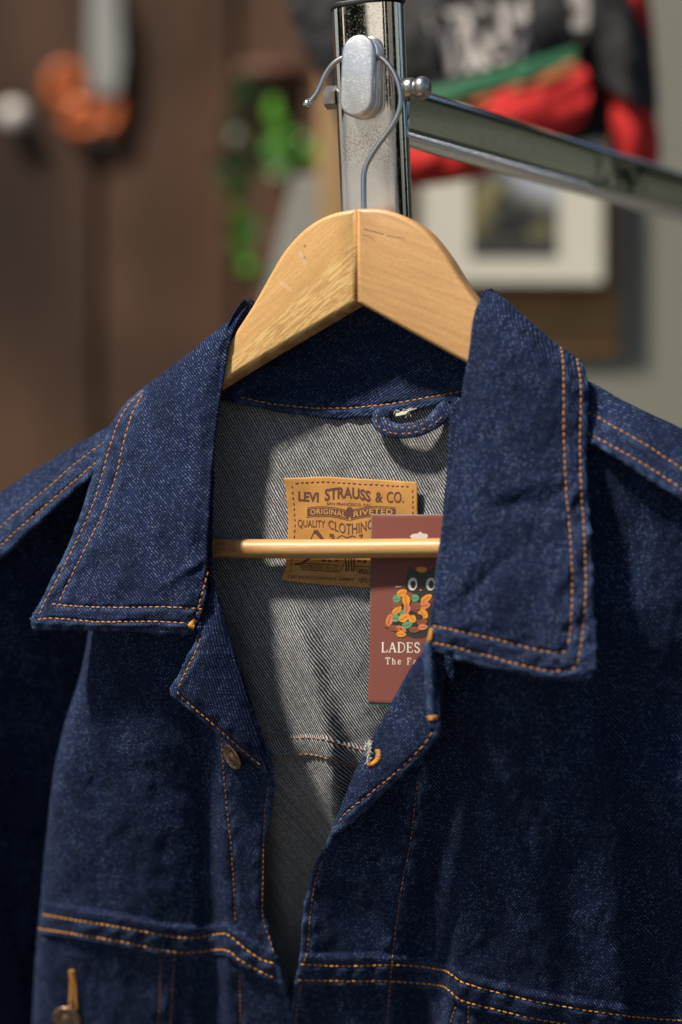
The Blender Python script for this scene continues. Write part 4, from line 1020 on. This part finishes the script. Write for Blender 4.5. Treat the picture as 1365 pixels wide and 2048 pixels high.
lcV = [(421, 1118), (410, 1168), (398, 1214), (390, 1246)]
edge_l = smoothline([(283, 782), (245, 813), (218, 860), (192, 932), (164, 1022), (130, 1110), (97, 1178), (74, 1222), (63, 1246)]); edge_lb = smoothline([(64, 1252), (100, 1258), (200, 1259), (300, 1260), (391, 1264)])
def lcd(XY):
    x, y = XY[:, 0], XY[:, 1]
    d = .17 * np.exp(-(((x - 375) * .5 + (y - 1140) * .86) / 9) ** 2 - ((x - 375) / 60) ** 2)
    d += .12 * np.sin((x * .6 + y) / 17) * np.exp(-((x - 180) / 70) ** 2 - ((y - 1130) / 60) ** 2) - .08 * np.exp(-(((x - 250) * -.5 + (y - 1050)) / 9) ** 2 - ((x - 250) / 40) ** 2)
    return d
rows = collar_rows(lcO, lcR, dO, dR, bl, backrow, 1)
coll_l = sheet('collar', rows, DEN, jk, thick=.0034, step=3, lines=[smoothline(q_) for q_ in (lcS1, lcS1b, lcS2, lcS2b, lcV)], groove=.10, wrink=.17, seed=61., uvrot=-12, disp=lcd, wearpolys=[edge_l, edge_lb], hem=.07)
stitches('collar_stitching', coll_l, [lcS1, lcS1b, lcS2, lcS2b, lcV], THR)
mbt = MB(); bartack(mbt, coll_l.bvh, (386, 1246), -50, 16, 9, 9); bartack(mbt, coll_l.bvh, (384, 1252), 20, 8, 9, 5); mbt.build('bar_tack', THR2, coll_l.o) if mbt.n else None

rcO = [(1160, 719), (1174, 760), (1174, 830), (1173, 930), (1176, 1040), (1182, 1140), (1187, 1230), (1189, 1300), (1188, 1334), (1176, 1354)]
rcR = [(972, 590), (951, 620), (938, 700), (924, 800), (908, 920), (889, 1030), (875, 1120), (866, 1200), (859, 1262), (853, 1296)]
dO = [-2.2, -1.3, -.5, .2, .7, 1.1, 1.45, 1.7, 1.8, 1.75]; dR = [-1.0, .5, .85, 1.2, 1.6, 1.9, 2.2, 2.3, 2.3, 2.2]; bl = [.4, .7, .8, .7, .6, .5, .45, .35, .25, .15]
rcback = [(1160, 770, -5), (1130, 745, -5), (1090, 715, -5), (1050, 685, -4.8), (1015, 655, -4.7), (985, 630, -4.5), (974, 602, -3.6), (977, 597, -3.8), (979, 599, -4.0), (982, 603, -4.4)]
rcS1 = [(1122, 694), (1127, 740), (1128, 800), (1128, 880), (1133, 980), (1140, 1060), (1145, 1150), (1143, 1240), (1135, 1302)]; rcS1b = [(1135, 1304), (1090, 1303), (1000, 1281), (920, 1263), (866, 1252)]
rcS2 = [(1154, 717), (1161, 760), (1162, 800), (1160, 880), (1163, 980), (1169, 1080), (1172, 1180), (1165, 1270), (1156, 1330)]; rcS2b = [(1156, 1334), (1120, 1342), (1060, 1335), (980, 1313), (900, 1292), (858, 1284)]
redge = smoothline([(1160, 719), (1174, 760), (1174, 830), (1173, 930), (1176, 1040), (1182, 1140), (1187, 1230), (1189, 1300), (1188, 1330)]); redge_b = smoothline([(1184, 1346), (1160, 1357), (1110, 1362), (1040, 1345), (940, 1318), (853, 1296)])
def rcd(XY):
    x, y = XY[:, 0], XY[:, 1]
    k_ = np.exp(-((x - 1150) / 24) ** 2)
    d = .13 * np.sin((y + x * .7) / 15 + 1.6 * np.sin(y / 70)) * k_ * sstep(900, 1000, y) * (1 - sstep(1230, 1300, y))
    d -= .28 * np.exp(-(((y - 1010) + (x - 1040) * .12) / 24) ** 2) * np.exp(-((x - 1050) / 90) ** 2)
    d -= .20 * np.exp(-(((y - 1150) + (x - 980) * .9) / 20) ** 2) * np.exp(-((x - 980) / 70) ** 2)
    return d
rrows = collar_rows(rcO, rcR, dO, dR, bl, rcback, -1)
for j_, y_ in ((2, 680), (3, 647), (4, 613), (5, 589), (6, 583)): rrows[1][j_] = (rrows[1][j_][0], y_, rrows[1][j_][2])
for i, sag in ((9, 4), (10, 10), (8, 2)):
    for j in range(10):
        u = [0, .12, .3, .5, .7, .86, .95, 1, 1, 1][j]; a = rrows[i][j]; rrows[i][j] = (a[0], a[1] + sag * 1.6 * math.sin(math.pi * u ** .6), a[2])
coll_r = sheet('collar', rrows, DEN_R, jk, thick=.0034, step=3, lines=[smoothline(q_) for q_ in (rcS1, rcS1b, rcS2, rcS2b)], groove=.10, wrink=.19, seed=62., uvrot=12, disp=rcd, wearpolys=[redge, redge_b], hem=.07)
stitches('collar_stitching', coll_r, [rcS1, rcS1b, rcS2, rcS2b], THR)
mbt = MB(); bartack(mbt, coll_r.bvh, (862, 1272), 100, 26, 8, 12); mbt.build('bar_tack', THR2, coll_r.o) if mbt.n else None

# --- buttons and buttonholes
COP = M('aged_copper', .38, 1., (.36, .20, .12)); x, y, z = COP.uv('obj'); n1 = COP.noise(COP.vec(x, y, z), 700., 3)
COP.put('Base Color', COP.mix(n1.step(.35, .65), (.17, .11, .075), (.44, .31, .22))); COP.put('Roughness', n1 * .3 + .25)
def button(sh, px, py, r, tilt=(0, 0, 0)):
    h, n = hit(sh.bvh, px, py); n = np.array(Vector(n + np.array(tilt)).normalized()); 
    b = mesh('button', *lathe([(r * .5, -.001), (r * .5, .0012), (r * .92, .0014), (r, .0020), (r * .97, .0029), (r * .88, .0032), (r * .80, .0028), (r * .62, .0025), (r * .56, .0027), (r * .50, .0025), (r * .36, .0025), (r * .30, .0031), (r * .2, .0034), (.0001, .0034)], h, n, 48), COP.m, sh.o)
    return b
button(front_l, 137, 2034, .0080, (.1, 0, .1))
button(front_l, 472, 1510, .0070, (-.6, .1, -.2))
bh = MB()
def buttonhole(sh, pts, wd, n):
    ln = resample(smoothline(pts, 1.), 1.); T = np.gradient(ln, axis=0); k = np.linspace(0, len(ln) - 1, n).astype(int)
    for i in k:
        t = T[i] / np.hypot(*T[i]); nn_ = np.array([-t[1], t[0]]); C = []
        for j in range(5):
            q = ln[i] + nn_ * (j / 4 - .5) * wd * random.uniform(.9, 1.1) + t * random.uniform(-.8, .8)
            h, nr = hit(sh.bvh, *q)
            if h is None: break
            C.append(h + nr * (.0001 + .0007 * math.sin(math.pi * j / 4)))
        if len(C) == 5: bh.add(*tube(C, .00034, 6))
buttonhole(front_l, [(143, 1940), (145, 1965), (144, 1990), (143, 2012)], 9, 14); buttonhole(front_l, [(146, 1942), (151, 1965), (153, 1990), (154, 2015)], 8, 13)
bh.build('buttonhole', THR2, front_l.o); bh = MB()
buttonhole(lapel_r, [(756, 1500), (758, 1510), (754, 1522), (745, 1528), (738, 1529)], 9, 20); bh.build('buttonhole', THR2, lapel_r.o)
fz = MB()
for i in range(60):
    px = random.gauss(738, 5); py = random.gauss(1496, 12); h, nr = hit(lapel_r.bvh, max(px, 742), py)
    if h is None: continue
    a = h + nr * .0003; b = a + np.array([random.gauss(-.001, .0012), -abs(random.gauss(.0008, .0008)), random.gauss(-.001, .0022)])
    fz.add(*tube(cr(np.array([a, (a + b) / 2 + nr * random.uniform(.0002, .0012), b]), 6), .00017, 5))
fz.build('frayed_thread', FRAY, lapel_r.o)

# ------------------------------------------------------------------ hang tag
tg = thing('hang_tag', 'dusty red paper price tag with leaf emblem hanging behind the hanger bar', 'tag', Q(815, 1410, -2.1))
def card_rows(x0, x1, y0, y1, dx, d0, d1):
    return [[(x0 + dx * (1 - v) + (x1 - x0) * u, y0 + (y1 - y0) * v + 5 * u * v, d0 + (d1 - d0) * v + .06 * math.sin(math.pi * u)) for u in (0, .5, 1)] for v in (0, .33, .66, 1)]
RED = M('dusty_red_card', .62, spec=.3); x, y, z = RED.uv('cloth'); n1 = RED.noise(RED.vec(x, y), 6., 2); n2 = RED.noise(RED.vec(x, y), .08, 3)
RED.put('Base Color', RED.mix(n1 * .5 + n2 * .5, (.150, .046, .036), (.190, .060, .046)))
card = sheet('card', card_rows(737, 886, 1031, 1404, 9, -1.43, -1.72), RED.m, tg, thick=.0006, step=6, wrink=0, seed=1.)
TEAL = simple('teal_card', (.05, .17, .155), .6)
sheet('backing_card', card_rows(738, 885, 1030, 1409, 6, -1.50, -1.79), TEAL, tg, thick=.0006, step=8, wrink=0, seed=1.)
# serif lettering built from strokes (x, y in letter heights)
GL = {'L': (.62, [([(.12, 0), (.12, 1)], .15), ([(0, 1), (.26, 1)], .06), ([(0, 0), (.58, 0)], .07), ([(.58, 0), (.6, .25)], .06)]),
      'A': (.80, [([(.08, 0), (.38, 1)], .06), ([(.38, 1), (.70, 0)], .15), ([(.2, .35), (.56, .35)], .06), ([(-.02, 0), (.2, 0)], .06), ([(.56, 0), (.82, 0)], .06)]),
      'D': (.82, [([(.13, 0), (.13, 1)], .15), ([(0, 0), (.4, 0), (.68, .2), (.74, .5), (.68, .8), (.4, 1), (0, 1)], .09)]),
      'E': (.68, [([(.13, 0), (.13, 1)], .15), ([(0, 0), (.6, 0)], .07), ([(0, 1), (.57, 1)], .07), ([(.13, .52), (.45, .52)], .06), ([(.6, 0), (.63, .25)], .06), ([(.57, 1), (.58, .78)], .06), ([(.45, .4), (.45, .64)], .05)]),
      'S': (.60, [([(.5, .78), (.42, .97), (.2, 1), (.06, .8), (.15, .6), (.4, .45), (.52, .25), (.4, .03), (.18, 0), (.05, .22)], .12)]),
      ' ': (.35, []), 'V': (.78, [([(.06, 1), (.37, 0)], .15), ([(.37, 0), (.68, 1)], .06), ([(-.04, 1), (.2, 1)], .06), ([(.56, 1), (.8, 1)], .06)]),
      'T': (.72, [([(.34, 0), (.34, 1)], .14), ([(0, 1), (.68, 1)], .07), ([(.02, 1), (0, .78)], .06), ([(.66, 1), (.68, .78)], .06), ([(.2, 0), (.48, 0)], .06)]),
      'h': (.62, [([(.1, 0), (.1, 1)], .13), ([(.1, .5), (.25, .66), (.42, .6), (.45, .4), (.45, 0)], .11), ([(0, 0), (.22, 0)], .06), ([(.35, 0), (.57, 0)], .06)]),
      'e': (.55, [([(.05, .36), (.46, .36), (.4, .6), (.24, .68), (.08, .52), (.05, .3), (.12, .06), (.3, 0), (.46, .12)], .10)]),
      'F': (.64, [([(.13, 0), (.13, 1)], .14), ([(0, 1), (.57, 1)], .07), ([(.13, .5), (.42, .5)], .07), ([(.57, 1), (.59, .75)], .06), ([(0, 0), (.28, 0)], .06)]),
      'a': (.56, [([(.08, .55), (.22, .67), (.38, .6), (.4, .4), (.4, 0)], .11), ([(.4, .38), (.15, .34), (.05, .16), (.18, 0), (.38, .12)], .09)])}
def serif(mb, body, x0, ybase, h, sp, slope=0.):
    x = x0
    for ch in body:
        wd, st__ = GL[ch]
        for p, t in st__:
            q = np.array([(x + a * h, ybase - b * h + (x - x0) * slope) for a, b in p])
            q = smoothline(q, 2.) if len(q) > 2 else resample(q, 3.)
            V2, F2 = ribbon(q, max(1.5, t * h)); decal(mb, card.bvh, V2, F2, .00015)
        x += (wd + sp) * h
wt = MB(); serif(wt, 'LADES V', 764, 1304, 19, .13, .01); serif(wt, 'The Fa', 772, 1328, 12.5, .30, .02)
wt.build('lettering', simple('cream_ink', (.66, .60, .52), .6), tg, smooth=False)
# emblem: a heap of autumn leaves under a plain dark cat shape
em = MB(); EMC = [simple('emblem_orange', (.62, .24, .02), .5), simple('emblem_coral', (.55, .16, .06), .5), simple('emblem_green', (.09, .26, .13), .5), simple('emblem_brown', (.20, .065, .028), .5), simple('emblem_dark', (.018, .017, .014), .5), simple('emblem_pale', (.60, .58, .53), .5)]
def blob(c, rx, ry, ang, m, eps=.00012, n=18, tip=0.):
    t = np.linspace(0, 2 * math.pi, n, endpoint=False); X = rx * np.cos(t) * (1 + tip * np.cos(t)); Y = ry * np.sin(t) * (1 - tip * np.cos(t) ** 2); ca, sa = math.cos(R(ang)), math.sin(R(ang))
    decal(em, card.bvh, np.stack([c[0] + X * ca - Y * sa, c[1] + X * sa + Y * ca], -1), [list(range(n))], eps, m)
blob((836, 1235), 42, 42, 0, 4, .00010); blob((812, 1245), 34, 26, 0, 4, .00010)
def poly(p, m, eps): decal(em, card.bvh, p, [list(range(len(p)))], eps, m)
poly([(809, 1188), (812, 1160), (817, 1131), (836, 1146), (852, 1146), (871, 1132), (878, 1160), (880, 1188), (860, 1198), (826, 1197)], 4, .00014)
for cx in (826, 862): blob((cx, 1168), 9.5, 13, 6, 5, .0002); blob((cx + 1, 1169), 5, 8, 0, 4, .00026)
blob((842, 1180), 2.5, 1.6, 0, 1, .00026); blob((844, 1139), 11, 6, 5, 0, .00026)
for p in ([(792, 1164), (804, 1169)], [(792, 1174), (803, 1173)]): V2, F2 = ribbon(resample(np.array(p, float), 3.), 1.4); decal(em, card.bvh, V2, F2, .0002, 5 if p[0][1] > 1170 else 4)
LV = [((803, 1186), 11, 7, -25, 0), ((793, 1198), 8, 8, 0, 2), ((819, 1190), 10, 6, 15, 3), ((812, 1200), 8, 13, -10, 0), ((830, 1196), 8, 8, 0, 2), ((852, 1198), 13, 7, -35, 0), ((793, 1211), 11, 7, 30, 3), ((814, 1217), 7, 11, 0, 1), ((848, 1211), 12, 8, -10, 1),
      ((834, 1212), 8, 8, 0, 3), ((793, 1222), 12, 6, -40, 0), ((804, 1225), 6, 6, 20, 2), ((846, 1227), 11, 9, 40, 0), ((791, 1236), 9, 8, 0, 2), ((779, 1240), 7, 13, 15, 1), ((808, 1236), 12, 8, -30, 0), ((825, 1237), 8, 8, 50, 0), ((843, 1243), 11, 7, 0, 3),
      ((814, 1250), 11, 7, -20, 2), ((790, 1256), 14, 6, 10, 3), ((802, 1257), 11, 5, 25, 1), ((828, 1259), 11, 6, 5, 3), ((845, 1254), 10, 6, -5, 1), ((772, 1252), 6, 3, 20, 3), ((802, 1268), 10, 6, 5, 0), ((840, 1234), 6, 6, 0, 4)]
for i, (c_, a, b, an, m_) in enumerate(LV):
    blob(c_, a, b, an, m_, .00016 + i * .000006, 16, .15)
    ca, sa = math.cos(R(an)), math.sin(R(an)); l_ = max(a, b) * .7; dx, dy = (ca, sa) if a >= b else (-sa, ca)
    V2, F2 = ribbon(resample(np.array([(c_[0] - dx * l_, c_[1] - dy * l_), (c_[0] + dx * l_, c_[1] + dy * l_)]), 4.), .7); decal(em, card.bvh, V2, F2, .00034 + i * .000002, 3)
em.build('emblem', EMC, tg, smooth=False)
# hanging slot
sl_ = MB(); decal(sl_, card.bvh, [(820, 1073), (826, 1068), (836, 1067), (841, 1063), (846, 1067), (855, 1068), (857, 1073), (853, 1077), (826, 1078)], [list(range(9))], .00015)
sl_.build('hanging_slot', simple('pale_slot', (.52, .47, .46), .6), tg, smooth=False)
